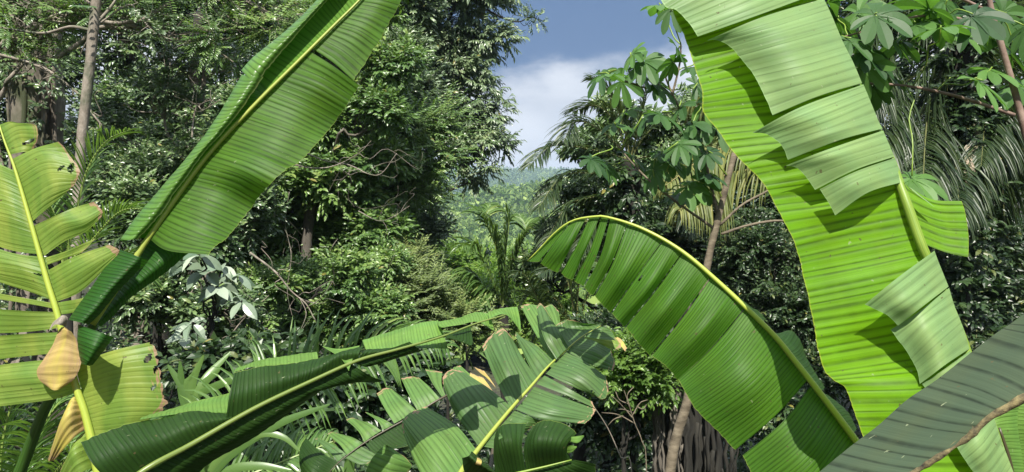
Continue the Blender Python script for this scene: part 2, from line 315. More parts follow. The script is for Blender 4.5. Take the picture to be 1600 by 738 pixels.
def build_ground():
    ys = np.concatenate([np.linspace(-30, 40, 120), 40*np.exp(np.linspace(0.02, np.log(1750/40), 140))])
    xs = np.sinh(np.linspace(-5.2, 5.2, 220)); xs = xs/xs.max()*1650
    X, Y = np.meshgrid(xs, ys); Z = ground_z(X, Y)
    nx, ny = len(xs), len(ys); i = np.arange(ny-1)[:, None]*nx; j = np.arange(nx-1)[None]
    q = np.stack([i+j, i+j+1, i+nx+j+1, i+nx+j], -1).reshape(-1, 4)
    mb = MB(); mb.add(np.stack([X, Y, Z], -1), q)
    m, nt, ns, L, out = nodes('forest_floor')
    g = N(nt, 'ShaderNodeNewGeometry')
    t = N(nt, 'ShaderNodeTexNoise'); t.inputs['Scale'].default_value = 3.0; t.inputs['Detail'].default_value = 10; L.new(g.outputs['Position'], t.inputs['Vector'])
    r = N(nt, 'ShaderNodeValToRGB'); e = r.color_ramp.elements; e[0].position = 0.35; e[0].color = (0.022, 0.018, 0.011, 1); e[1].position = 0.7; e[1].color = (0.05, 0.06, 0.022, 1); L.new(t.outputs[0], r.inputs[0])
    t2 = N(nt, 'ShaderNodeTexVoronoi'); t2.inputs['Scale'].default_value = 0.14; L.new(g.outputs['Position'], t2.inputs['Vector'])
    r2 = N(nt, 'ShaderNodeValToRGB'); e = r2.color_ramp.elements; e[0].color = (0.11, 0.17, 0.045, 1); e[1].color = (0.04, 0.075, 0.02, 1); e[1].position = 0.7; L.new(t2.outputs['Distance'], r2.inputs[0])
    s = N(nt, 'ShaderNodeSeparateXYZ'); L.new(g.outputs['Position'], s.inputs[0])
    f = N(nt, 'ShaderNodeMapRange'); f.inputs['From Min'].default_value = 60; f.inputs['From Max'].default_value = 140; L.new(s.outputs[1], f.inputs['Value'])
    x = N(nt, 'ShaderNodeMixRGB'); L.new(f.outputs[0], x.inputs[0]); L.new(r.outputs[0], x.inputs[1]); L.new(r2.outputs[0], x.inputs[2])
    p = N(nt, 'ShaderNodeBsdfPrincipled'); p.inputs['Roughness'].default_value = 0.95; L.new(x.outputs[0], p.inputs['Base Color'])
    bp = N(nt, 'ShaderNodeBump'); bp.inputs['Strength'].default_value = 0.8; bp.inputs['Distance'].default_value = 0.1; L.new(t.outputs[0], bp.inputs['Height']); L.new(bp.outputs[0], p.inputs['Normal'])
    L.new(p.outputs[0], out.inputs[0])
    o = mb.build('ground', m, smooth=True); o['kind'] = 'structure'
build_ground()

def leaf_geom(mb, C, D, Nn, ln, wd, rnd, mat=0, simple=False, curl=0.12):
    """many leaves at once: C base points, D directions, Nn normals, ln lengths, wd widths"""
    n = len(C)
    if n == 0: return
    D = unit(D); S = unit(np.cross(D, Nn)); U = np.cross(S, D)
    ln = np.broadcast_to(ln, (n,))[:, None]; wd = np.broadcast_to(wd, (n,))[:, None]
    if simple:
        B = C; Tp = C+D*ln-U*ln*curl; A1 = C+D*ln*0.45+S*wd*0.5+U*ln*0.05; A2 = C+D*ln*0.45-S*wd*0.5+U*ln*0.05
        V = np.stack([B, A1, Tp, A2], 1).reshape(-1, 3); i = np.arange(n)[:, None]*4
        mb.add(V, [i+np.array([[0, 1, 2]]), i+np.array([[0, 2, 3]])], mat, np.repeat(rnd, 4)); return
    B = C; M1 = C+D*ln*0.48; Tp = C+D*ln-U*ln*curl*1.6
    L1 = C+D*ln*0.24+S*wd*0.40+U*wd*0.16; L2 = C+D*ln*0.64+S*wd*0.42+U*wd*0.10-U*ln*curl*0.5
    R1 = C+D*ln*0.24-S*wd*0.40+U*wd*0.16; R2 = C+D*ln*0.64-S*wd*0.42+U*wd*0.10-U*ln*curl*0.5
    V = np.stack([B, M1, Tp, L1, L2, R1, R2], 1).reshape(-1, 3); i = np.arange(n)[:, None]*7
    mb.add(V, [i+np.array([[0, 1, 4, 3]]), i+np.array([[1, 2, 4]]), i+np.array([[0, 5, 6, 1]]), i+np.array([[1, 6, 2]])], mat, np.repeat(rnd, 7))

STY = {   # k leaves per twig, L twig length, a spread angle, g droop, ln, wd, jit
 'broad':  dict(k=9, L=0.34, a=60, g=0.25, ln=0.13, wd=0.055, jit=0.35),
 'small':  dict(k=12, L=0.30, a=55, g=0.15, ln=0.075, wd=0.034, jit=0.4),
 'droop':  dict(k=11, L=0.30, a=45, g=0.75, ln=0.15, wd=0.042, jit=0.3),
 'whorl':  dict(k=9, L=0.10, a=72, g=0.25, ln=0.17, wd=0.05, jit=0.3),
 'pinnate': dict(k=18, L=0.42, a=68, g=0.12, ln=0.085, wd=0.028, jit=0.08),
 'big':    dict(k=7, L=0.40, a=60, g=0.45, ln=0.22, wd=0.11, jit=0.35),
}
def sprays(mb, rng, pos, tdir, style, size=1.0, mat=0, simple=False, twigs=None, tone=None):
    s = STY[style]; T = len(pos); k = s['k']
    tdir = unit(tdir); up = np.array([0, 0, 1.0])
    side = unit(np.cross(tdir, up)+0.15*rng.normal(size=(T, 3)))
    L = s['L']*size*rng.uniform(0.6, 1.3, T)
    u = (np.arange(k)+0.7)/k
    sg = np.where(np.arange(k) % 2 == 0, 1.0, -1.0)
    a = np.radians(s['a']*(1-0.55*u**2))
    bend = -0.25*s['g']*(u**2)
    C = pos[:, None]+tdir[:, None]*(L[:, None]*u[None])[..., None]+up*(bend[None]*L[:, None])[..., None]
    if style == 'whorl':
        ph = rng.uniform(0, 6.28, T)[:, None]+np.arange(k)[None]*2.4
        up2 = np.cross(side, tdir)
        D = tdir[:, None]*np.cos(a)[None, :, None]+(side[:, None]*np.cos(ph)[..., None]+up2[:, None]*np.sin(ph)[..., None])*np.sin(a)[None, :, None]
    else:
        D = tdir[:, None]*np.cos(a)[None, :, None]+side[:, None]*(sg*np.sin(a))[None, :, None]
    D = D+s['jit']*rng.normal(size=D.shape)*0.6-up*s['g']*rng.uniform(0.5, 1.3, (T, k, 1))
    Nn = up*0.8+np.array([0, -0.65, 0])+s['jit']*1.3*rng.normal(size=D.shape)+0.25*tdir[:, None]
    sz = size*rng.uniform(0.7, 1.35, (T, 1))*rng.uniform(0.7, 1.2, (T, k))*(1-0.25*u[None])
    base = rng.uniform(0.1, 0.9, T) if tone is None else np.clip(tone, 0.02, 0.95)
    rn = np.clip(base[:, None]+rng.normal(0, 0.14, (T, k)), 0.02, 0.96); rn[rng.random(rn.shape) < 0.006] = 1.0
    leaf_geom(mb, C.reshape(-1, 3), D.reshape(-1, 3), Nn.reshape(-1, 3), (s['ln']*sz).ravel(), (s['wd']*sz).ravel(), rn.ravel(), mat, simple)
    if twigs is not None:
        A = side*0.004*size; Bv = np.cross(tdir, side)*0.004*size; E = pos+tdir*L[:, None]-up*0.25*s['g']*L[:, None]
        V = np.stack([pos+A, pos-A*0.5+Bv, pos-A*0.5-Bv, E], 1).reshape(-1, 3); i = np.arange(T)[:, None]*4
        twigs.add(V, [i+np.array([[0, 1, 3]]), i+np.array([[1, 2, 3]]), i+np.array([[2, 0, 3]])])

def wander(a, b, rng, amp=0.12, n=7, sag=0.0):
    t = np.linspace(0, 1, n)[:, None]; L = np.linalg.norm(b-a)
    off = rng.normal(size=(n, 3))*amp*L*0.5*np.sin(t*np.pi); off[:, 2] += (np.sin(t*np.pi)*sag*L).ravel()
    return resample(a*(1-t)+b*t+off, L/10, 6)

def tree(name, label, cat, base, trunk, r0, lobes, style, mats, seed, twigs_n, size=1.0, clumps=9, bark=None, group=None, simple=False, upb=0.25, out=0.8, r1=None, bare=None):
    """base (px,py? no: x,y) ; trunk: list of world points above the base; lobes: (px,py,d,rx,ry[,weight]) in photo pixels at depth d"""
    rng = np.random.default_rng(seed)
    bx, by = base; bz = float(ground_z(bx, by))-0.05
    root = thing(name, label, cat, (bx, by, bz), group)
    wood = MB(); crown = MB()
    tp = np.array([[bx, by, bz]]+[list(p) for p in trunk]); C = resample(tp, 0.25)
    rr = np.linspace(r0, r1 if r1 else r0*0.45, len(C)); rr[:3] *= np.array([1.5, 1.25, 1.1]); tube(wood, C, rr, 12, rough=0.12, seed=seed)
    LB = []
    for lb in lobes:
        px, py, d, rx, ry = lb[:5]; w = lb[5] if len(lb) > 5 else 1.0
        LB.append((P(px, py, d), np.array([rx*d/F, 0.8*0.5*(rx+ry)*d/F, ry*d/F]), w*(rx*ry)))
    W = np.array([l[2] for l in LB]); W = W/W.sum()
    for (c, r, w), ww in zip(LB, W):
        # limb from the nearest sensible trunk point
        k = int(np.clip(np.argmin(np.linalg.norm(C-(c-np.array([0, 0, r[2]*0.8+0.5])), axis=1)), 2, len(C)-1))
        lim = wander(C[k], c, rng, 0.16, 6); rb = min(rr[k]*0.5, 0.05)
        tube(wood, lim, np.linspace(rb, max(0.012, rb*0.3), len(lim)), 7)
        nc = max(3, int(1.7*clumps*ww*len(LB)+0.5))
        dirs = unit(rng.normal(size=(nc, 3))); dirs[:, 2] = np.abs(dirs[:, 2])*0.9+dirs[:, 2]*0.25; dirs = unit(dirs)
        full = rng.random(nc) < 0.45; dirs[full] = unit(rng.normal(size=(full.sum(), 3)))
        cl = c+dirs*r*rng.uniform(0.45, 1.0, (nc, 1))
        rc = rng.uniform(0.2, 0.4, nc)*r.mean()
        ct = rng.uniform(0.3, 0.85, nc)
        nt_ = int(twigs_n*ww*1.9)
        for q in range(nc):
            tube(wood, wander(lim[len(lim)*2//3], cl[q], rng, 0.2, 5), 0.005+0.003*r.mean(), 5, cap=False)
        wi = rc**2; idx = rng.choice(nc, nt_, p=wi/wi.sum())
        dv = unit(rng.normal(size=(nt_, 3))); dv[:, 2] = dv[:, 2]*0.8+0.15
        pos = cl[idx]+dv*rc[idx][:, None]*rng.uniform(0.35, 1.1, (nt_, 1))*np.array([1.15, 1.0, 0.8])
        td = unit(dv)+out*0.5*unit(cl[idx]-c)+np.array([0, 0, upb])+0.45*rng.normal(size=(nt_, 3))
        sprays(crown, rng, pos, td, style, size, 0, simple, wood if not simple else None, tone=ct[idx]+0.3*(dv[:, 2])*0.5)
    wood.build('trunk', bark or M['bark_grey'], root, smooth=True)
    crown.build('crown', mats, root)
    return root

def frond(name, root, ctrl, leaflet, nl, mats, seed, ll_droop=0.35, width=0.022, spread=62, r=0.012, gap=0.0, vee=0.25, tipfrac=0.45, part=True, mbs=None, start=0.12, roll=0):
    """palm frond: ctrl = world points of the rachis from base to tip, leaflet = greatest leaflet length"""
    rng = np.random.default_rng(seed)
    C = resample(ctrl, 0.04, nl); n = len(C); T = unit(np.gradient(C, axis=0)); up = np.array([0, 0, 1.0])
    mb = MB() if mbs is None else mbs
    tube(mb, C, np.linspace(r, r*0.2, n), 5, 0)
    Lr = np.sum(np.linalg.norm(np.diff(C, axis=0), axis=1))
    uu = np.linspace(start, 0.995, nl); ii = uu*(n-1); i0 = ii.astype(int)
    Pp = C[i0]; TT = T[i0]
    prof = np.clip(np.sin(np.pi*np.clip((uu-start)/(1-start)*0.86+0.10, 0, 1))**0.7, 0.2, 1)
    side0 = unit(np.cross(TT, up+1e-3))
    nrm = np.cross(side0, TT); cr_, sr_ = math.cos(R(roll)), math.sin(R(roll)); side0, nrm = side0*cr_+nrm*sr_, nrm*cr_-side0*sr_
    for sg in (-1, 1):
        keep = rng.random(nl) > gap; k = keep.sum()
        a = np.radians(spread*(1-0.45*uu[keep])+rng.normal(0, 4, k))[:, None]
        D = TT[keep]*np.cos(a)+sg*side0[keep]*np.sin(a)*np.cos(vee)+nrm[keep]*np.sin(a)*np.sin(vee)+0.05*rng.normal(size=(k, 3))
        ln = (leaflet*prof[keep]*rng.uniform(0.85, 1.08, k))[:, None]
        segs = 5; pts = []; cur = Pp[keep].copy(); dcur = unit(D)
        for s_ in range(segs+1):
            pts.append(cur.copy()); cur = cur+dcur*ln/segs; dcur = unit(dcur-up*ll_droop*rng.uniform(0.7, 1.3, (k, 1)))
        pts = np.stack(pts, 1)                                     # k,segs+1,3
        wv = unit(np.cross(np.gradient(pts, axis=1), nrm[keep][:, None]+0.25*rng.normal(size=(k, 1, 3))))
        wp = width*0.5*np.array([0.35, 1.0, 1.0, 0.8, 0.5, 0.04])[None, :, None]*(0.7+0.3*prof[keep])[:, None, None]
        fold = unit(np.cross(wv, np.gradient(pts, axis=1)))
        A = pts+wv*wp+fold*wp*0.4; B = pts-wv*wp+fold*wp*0.4
        V = np.stack([A, pts, B], 2).reshape(k, -1, 3); m = (segs+1)*3
        base = np.arange(k)[:, None]*m; q = []
        for s_ in range(segs):
            o = s_*3
            q.append(base+np.array([[o, o+1, o+4, o+3]])); q.append(base+np.array([[o+1, o+2, o+5, o+4]]))
        rn = np.repeat(np.clip(rng.normal(0.5, 0.2, k), 0.02, 0.96), m)
        mb.add(V, q, 1, rn)
    if mbs is None:
        return mb.build(name, mats, root)

# --------------------------------------------------------------- near banana plants
def patch(mb, st, step=0.004, nv=14, mat=0, sag=0.02, ripple=0.004, jag=0.004, s0=0.0, seed=0, holes=(), wave=0.0, cut=0.0, rev=False):
    """st: stations from base to tip; each a list of (px,py,d) from midrib to margin. The surface is a real sheet at those depths."""
    S = []
    for k, row in enumerate(st):
        w = np.array([P(*p) for p in row])
        if len(w) == 2:
            a, b = w; L = np.linalg.norm(b-a); nrm = np.array([0.15, -1.0, 0.35]); nrm /= np.linalg.norm(nrm)
            w = np.array([a, a+(b-a)*0.33+nrm*sag*1.0, a+(b-a)*0.68+nrm*sag*0.9, b])
        S.append(w)
    mxc = max(len(s) for s in S)
    tv = np.linspace(0, 1, nv+1)
    rows = np.array([cat_rom(s, tv*(len(s)-1)) for s in S])          # stations, nv+1, 3
    mid = rows[:, nv//2]; mid_fine = cat_rom(mid, np.linspace(0, len(mid)-1, 60*len(mid)))
    sl = np.concatenate([[0], np.cumsum(np.linalg.norm(np.diff(mid_fine, axis=0), axis=1))])
    nr = max(4, int(sl[-1]/step)); tt = np.interp(np.linspace(0, sl[-1], nr+1), sl, np.linspace(0, len(mid)-1, 60*len(mid)))
    G = cat_rom(rows, tt)
    s = np.linspace(0, sl[-1], nr+1)
    du = np.gradient(G, axis=0); dv = np.gradient(G, axis=1); nn = unit(np.cross(du, dv))
    if nn[..., 1].mean() > 0: nn = -nn
    SS, VV = np.meshgrid(s+s0, tv, indexing='ij')
    disp = 0.35*ripple*n2(SS*34, VV*0.15, seed)*np.sin(np.pi*np.clip(VV, 0, 1)*0.5+0.25)+ripple*1.4*n2(SS*6, VV*1.3, seed+5)*VV**0.7*(1-0.5*VV**4)
    disp = disp+ripple*0.12*np.sin(SS*2*np.pi/0.02)*np.clip(VV*6, 0, 1)
    disp = disp+wave*np.sin(SS*2*np.pi/0.16+seed)*VV**1.5
    G = G+nn*disp[..., None]
    if jag:
        e = 0.6*(jag*n1(s*60, seed+9)*0.6+jag*0.6*n1(s*170, seed+2)+jag*1.4*np.abs(n1(s*14, seed+1)))
        dirv = unit(G[:, -1]-G[:, -3])
        for c, k in ((-1, 1.0), (-2, 0.7), (-3, 0.4)): G[:, c] -= dirv*(np.abs(e)*k)[:, None]
    n, m = G.shape[:2]; i = np.arange(n-1)[:, None]*m; j = np.arange(m-1)[None]
    q = np.stack([i+j, i+j+1, i+m+j+1, i+m+j], -1).reshape(-1, 4)
    if holes:
        Cc = G.reshape(-1, 3)[q].mean(1); px = 800+F*Cc[:, 0]/Cc[:, 1]; py = 369-F*(Cc[:, 2]-CAM_H)/Cc[:, 1]
        kk = np.ones(len(q), bool)
        for hx, hy, ha, hb, ang in holes:
            ca, sa = math.cos(R(ang)), math.sin(R(ang)); x = (px-hx)*ca+(py-hy)*sa; y = -(px-hx)*sa+(py-hy)*ca
            kk &= (x/ha)**2+(y/hb)**2 > 1+0.3*n1(np.arctan2(y/hb, x/ha)*2+hx)
        q = q[kk]
    uv = np.stack([SS+0.37*seed, VV], -1).reshape(-1, 2)
    mb.add(G, q, mat, None, uv)
def banana_leaf(root, patches, rib, ribr, mats, ribmat, label=None, ribsides=8, name='leaf'):
    mb = MB()
    for k, p in enumerate(patches):
        p = dict(p); st = p.pop('st'); patch(mb, st, seed=p.pop('seed', k), **p)
    o = mb.build(name, mats, root, smooth=True)
    if label: o['label'] = label
    if rib:
        rb = MB(); C = resample([P(*p) for p in rib], 0.02); n = len(C)
        rr = np.interp(np.linspace(0, 1, n), np.linspace(0, 1, len(ribr)), ribr)
        # rounded keel: a tube a little wider than deep
        tube(rb, C+np.array([0, -0.004, 0.0]), rr, ribsides)
        rb.build('midrib', ribmat, o, smooth=True)
    return o
def pseudostem(root, top, r, h0, label=None):
    """clasping leaf sheaths of a banana plant from the ground up to the point the leaves leave it"""
    b = np.array(root_loc(root)); mb = MB()
    C = resample(np.array([b-[0, 0, 0.08], b*0.6+np.array(top)*0.4+[0.02, 0, 0], top]), 0.05)
    tube(mb, C, np.linspace(r*1.25, r*0.62, len(C)), 16, rough=0.05, uvs=True)
    return mb.build('pseudostem', M['stemb'], root, smooth=True)
def petiole(root, pts, r, mat, parent=None):
    mb = MB(); C = resample(pts, 0.03); tube(mb, C, np.linspace(r[0], r[1], len(C)), 8)
    return mb.build('petiole', mat, parent or root, smooth=True)
M['curl'] = mat_bark('dried_leaf_edge', (0.015, 0.011, 0.006), (0.26, 0.21, 0.09), 60, 0.8, 1.0, 0.4)
M['bark_grey'] = mat_bark('bark_grey', (0.06, 0.052, 0.042), (0.17, 0.15, 0.12), 7, 0.9, 0.3, 0.6)
M['bark_pale'] = mat_bark('bark_pale', (0.15, 0.125, 0.095), (0.33, 0.29, 0.24), 14, 0.9, 0.5, 0.8, moss=(0.09, 0.10, 0.06))
M['bark_dark'] = mat_bark('bark_dark', (0.008, 0.008, 0.006), (0.035, 0.032, 0.024), 9, 0.95, 0.3, 0.6)
M['bark_moss'] = mat_bark('bark_mossy', (0.07, 0.058, 0.045), (0.30, 0.26, 0.21), 4.5, 0.95, 0.5, 0.9, moss=(0.04, 0.05, 0.02))
M['bark_red'] = mat_bark('bark_reddish', (0.12, 0.07, 0.05), (0.28, 0.20, 0.16), 10, .85, 1.0, .3)
# ================================================================= banana plants (near)
GB = 'banana plants around the clearing edge'
def root_at(px, d, name, label):
    x = (px-800)/F*d; return thing(name, label, 'banana plant', (x, d, float(ground_z(x, d))), GB)

# ---- plant 1 : big dark green leaf with one half rolled up (left)
b1 = root_at(-60, 2.35, 'banana_plant', 'banana plant with one tall leaning leaf rolled lengthwise along its left half')
dA = lambda y: 2.0+0.42*(500-y)/650       # leans towards us at its tip
def a_(x, y, o=0): return (x, y, dA(y)+o)
A_R = [[a_(232, 372), a_(262, 392, -.05), a_(327, 399, -.07)],
 [a_(240, 357), a_(275, 377, -.05), a_(333, 393, -.06)],
 [a_(262, 328), a_(310, 345, -.04), a_(360, 366, -.01)],
 [a_(290, 288), a_(342, 302, -.00), a_(392, 327, .05)],
 [a_(325, 245), a_(378, 262, -.05), a_(425, 286, -.04)],
 [a_(365, 203), a_(425, 222, -.02), a_(478, 243, .01)],
 [a_(410, 153), a_(465, 175, .01), a_(517, 200, .06)],
 [a_(450, 114), a_(500, 134, -.0), a_(545, 160, .04)],
 [a_(484, 80), a_(522, 104, -.03), a_(562, 135, .0)]]
A_R2 = [[a_(488, 76), a_(520, 98, .01), a_(553, 127, .03)],
 [a_(525, 38), a_(560, 50, .0), a_(590, 70, .03)],
 [a_(565, -3), a_(595, 2, .0), a_(623, 10, .03)],
 [a_(605, -45), a_(630, -46, .0), a_(650, -50, .03)],
 [a_(650, -95), a_(668, -98, .0), a_(680, -105, .03)],
 [a_(700, -150), a_(703, -152, .0), a_(706, -154, .0)]]
def roll(m, o, i):      # midrib point, outer fold, inner margin lying on top
    mx, my = m; ox, oy = o; ix, iy = i
    return [a_(mx, my), a_((mx+ox)/2, (my+oy)/2, .03), a_(ox+5, oy+3, .03), a_(ox, oy, -.02), a_(ox*.72+ix*.28+1, oy*.72+iy*.28+1, -.05), a_(ox*.3+ix*.7, oy*.3+iy*.7, -.052), a_(ix, iy, -.03)]
A_L = [roll((232, 372), (187, 374), (217, 375)), roll((262, 330), (213, 338), (248, 340)), roll((290, 290), (245, 300), (279, 296)),
 roll((325, 247), (281, 258), (317, 243)), roll((362, 206), (318, 212), (352, 203)), roll((400, 164), (350, 166), (383, 163)), roll((418, 144), (378, 117), (412, 120))]
A_L2 = [roll((412, 152), (377, 110), (400, 135)), roll((450, 114), (400, 86), (425, 100)), roll((490, 74), (448, 46), (475, 42)), roll((530, 34), (497, -2), (520, -8)), roll((575, -15), (548, -60), (568, -60)), roll((640, -85), (625, -105), (640, -110)), roll((700, -150), (695, -152), (698, -153))]
# torn basal part hanging behind, and the rolled strip in front of it
A_B = [[a_(252, 350, .04), a_(285, 372, .03), a_(302, 392, .05)], [a_(232, 380, .04), a_(262, 400, .02), a_(262, 424, .06)], [a_(205, 415, .04), a_(228, 430, .02), a_(232, 446, .06)],
 [a_(185, 445, .04), a_(200, 458, .02), a_(203, 468, .06)], [a_(160, 478, .04), a_(172, 488, .02), a_(176, 497, .06)], [a_(145, 507, .04), a_(152, 508, .02), a_(158, 512, .06)]]
def tub(l, r, o=-.05):
    (lx, ly), (rx, ry) = l, r
    return [a_(lx*.5+rx*.5, ly*.5+ry*.5, .03+o), a_(lx+2, ly, .02+o), a_(lx, ly, o), a_(lx*.7+rx*.3, ly*.7+ry*.3, o-.04), a_(lx*.3+rx*.7, ly*.3+ry*.7, o-.045), a_(rx, ry, o)]
A_T = [tub((188, 391), (233, 407)), tub((180, 402), (226, 415)), tub((160, 425), (209, 432)), tub((145, 448), (185, 456)), tub((125, 475), (162, 485)), tub((108, 500), (140, 507))]
A_C = [tub((124, 508), (178, 527), -.06), tub((122, 530), (165, 545), -.07), tub((124, 552), (148, 567), -.06), tub((128, 569), (140, 572), -.05)]
lA = banana_leaf(b1, [dict(st=A_R, sag=0, mat=0, ripple=.005, wave=.006), dict(st=A_R2, mat=0, ripple=.004), dict(st=A_L, mat=1, nv=26, ripple=.002, jag=.006), dict(st=A_L2, mat=1, nv=26, ripple=.002, jag=.006),
   dict(st=A_B, mat=2), dict(st=A_T, mat=2, nv=22, ripple=.002, jag=.007), dict(st=A_C, mat=2, nv=20, ripple=.002, jag=.006)],
   [a_(700, -150, -.004), a_(640, -85, -.006), a_(565, -2, -.008), a_(525, 38, -.008), a_(465, 98, -.008), a_(400, 163, -.008), a_(320, 250, -.008), a_(235, 369, -.008), a_(200, 425, .0), a_(170, 469, .0), a_(145, 507, .0)],
   [.001, .003, .005, .006, .0075, .010], [M['ban_mid'], M['ban_roll'], M['ban_tube']], M['rib_a'])
petiole(lA, [P(*a_(147, 505)), P(*a_(118, 570, .14)), P(*a_(75, 630, .24)), P(40, 715, 2.25), P(-10, 850, 2.3), P(-45, 1000, 2.35)], (.012, .024), M['rib_dg'])
pseudostem(b1, P(-45, 960, 2.35), .075, 0)

# ---- plant 2 : ragged yellowing leaf + long low dark leaf (left, bottom)
b2 = root_at(165, 1.95, 'banana_plant', 'banana plant with a ragged yellowing leaf and a long low dark leaf')
dB = 1.95
def b_(x, y, o=0): return (x, y, dB+o*.8+0.0002*(738-y))
def lobe(f, *rows, **k):
    return dict(st=[[f(*p) if len(p) == 2 else f(p[0], p[1], p[2]) for p in r] for r in rows], **k)
B = [lobe(b_, [(14, 242), (35, 238), (50, 238, .02)], [(10, 225), (30, 214), (60, 216)], [(5, 208), (25, 197), (56, 196)], [(0, 195), (15, 190), (30, 193)], jag=.003, nv=44, holes=[(44, 222, 11, 3, -25)]),
 lobe(b_, [(50, 347), (72, 328), (106, 300)], [(42, 322), (80, 295, -.02), (118, 287)], [(30, 285), (75, 262, -.02), (126, 270)], [(22, 262), (65, 238, -.01), (110, 242, .01)], [(16, 250), (55, 232), (94, 221)], holes=[(95, 263, 7, 2.6, -35), (111, 263, 5.5, 8, 20)], sag=0, jag=.004, nv=50),
 lobe(b_, [(69, 400), (100, 378), (135, 362), (160, 337)], [(62, 380), (95, 355, -.02), (130, 345, -.02), (161, 328)], [(53, 353), (85, 338, -.02), (115, 325), (149, 315)], jag=.004),
 lobe(b_, [(74, 414), (100, 405), (130, 394)], [(71, 403), (110, 390, -.01), (151, 372)], jag=.005),
 lobe(b_, [(88, 472), (130, 453), (187, 396)], [(83, 450), (125, 425, -.02), (186, 390)], [(76, 422), (115, 402, -.01), (172, 382)], jag=.004),
 lobe(b_, [(93, 492), (120, 488), (150, 480)], [(89, 473), (120, 468, -.01), (152, 462)], jag=.004),
 # lower right broad lobe
 lobe(b_, [(150, 705), (195, 700), (245, 680)], [(143, 673), (190, 668, -.02), (235, 660, .01)], [(135, 645), (190, 632, -.03), (262, 632, .01)], [(128, 612), (185, 595, -.03), (256, 592, .01)], [(122, 590), (180, 570, -.03), (250, 560, .01)], [(116, 572), (170, 550, -.02), (239, 534, .01)], jag=.016, nv=60, sag=0, holes=[(231, 560, 9, 5, -50), (243, 577, 7, 3, -60), (240, 606, 6, 3, -50)]),
 # left lobes, running out of the picture
 lobe(b_, [(68, 398), (20, 392), (-40, 372)], [(50, 345), (10, 330, -.02), (-50, 318)], [(25, 268), (-5, 255), (-50, 240)], jag=.004),
 lobe(b_, [(89, 473), (50, 458), (-40, 428)], [(80, 435), (30, 420, -.02), (-40, 410)], [(70, 402), (20, 396), (-40, 376)], jag=.005, nv=40, holes=[(64, 430, 12, 1.6, 12)]),
 lobe(b_, [(91, 484), (50, 476), (-40, 462)], [(89, 475), (50, 468), (-40, 452)], jag=.004),
 lobe(b_, [(96, 512), (40, 519), (-40, 522)], [(92, 488), (40, 486, -.02), (-40, 480)], jag=.004),
 lobe(b_, [(108, 550), (50, 556), (-40, 566)], [(98, 519), (40, 522, -.02), (-40, 528)], jag=.004),
 lobe(b_, [(122, 612), (80, 625), (-40, 640)], [(114, 590), (50, 592, -.02), (-40, 600)], [(108, 560), (50, 565), (-40, 576)], jag=.004),
 # shrivelled lower lobes hanging left of the midrib
 lobe(b_, [(137, 668), (110, 690, -.05), (82, 722)], [(131, 640), (104, 650, -.07), (76, 716)], [(124, 622), (112, 624, -.02), (95, 662)], mat=1, jag=.006, ripple=.008),
 lobe(b_, [(150, 730), (125, 740, -.05), (100, 765)], [(140, 690), (112, 706, -.06), (92, 745)], [(137, 672), (115, 690), (98, 725)], mat=0, jag=.008, ripple=.008)]
lB = banana_leaf(b2, B, [b_(0, 195, -.004), b_(10, 225, -.006), b_(25, 265, -.006), b_(50, 350, -.007), b_(75, 439, -.007), b_(92, 494, -.007), b_(117, 594, -.007), b_(135, 649, -.007), b_(155, 738, -.007), b_(168, 830), b_(172, 920)],
   [.002, .005, .007, .009, .010, .014, .02], [M['ban_yel'], M['ban_dry']], M['rib_y'], label='ragged yellowing leaf with brown torn margins')
# dried tip of a dead leaf draped over it
dead = banana_leaf(b2, [lobe(b_, [(72, 603, -.05), (86, 610, -.07), (100, 603, -.05)], [(60, 592, -.05), (88, 597, -.07), (118, 591, -.05)], [(58, 578, -.05), (90, 575, -.075), (127, 574, -.05)], [(68, 562, -.05), (95, 555, -.075), (126, 560, -.05)], [(82, 540, -.05), (102, 533, -.07), (124, 541, -.05)], [(90, 520, -.05), (104, 517, -.08), (116, 524, -.05)], [(96, 512, -.05), (101, 511, -.06), (105, 514, -.05)], jag=.006, ripple=.005, sag=0),
   lobe(b_, [(76, 519, -.05), (88, 508, -.08), (102, 510, -.05)], [(82, 505, -.05), (95, 500, -.07), (106, 500, -.05)], [(92, 497, -.05), (98, 494, -.06), (104, 495, -.05)], jag=.002, mat=1)],
   None, None, [M['ban_dry'], M['bark_pale'] if 'bark_pale' in M else M['ban_dry']], None, label='dried tan leaf remnant hanging over the yellowing leaf')

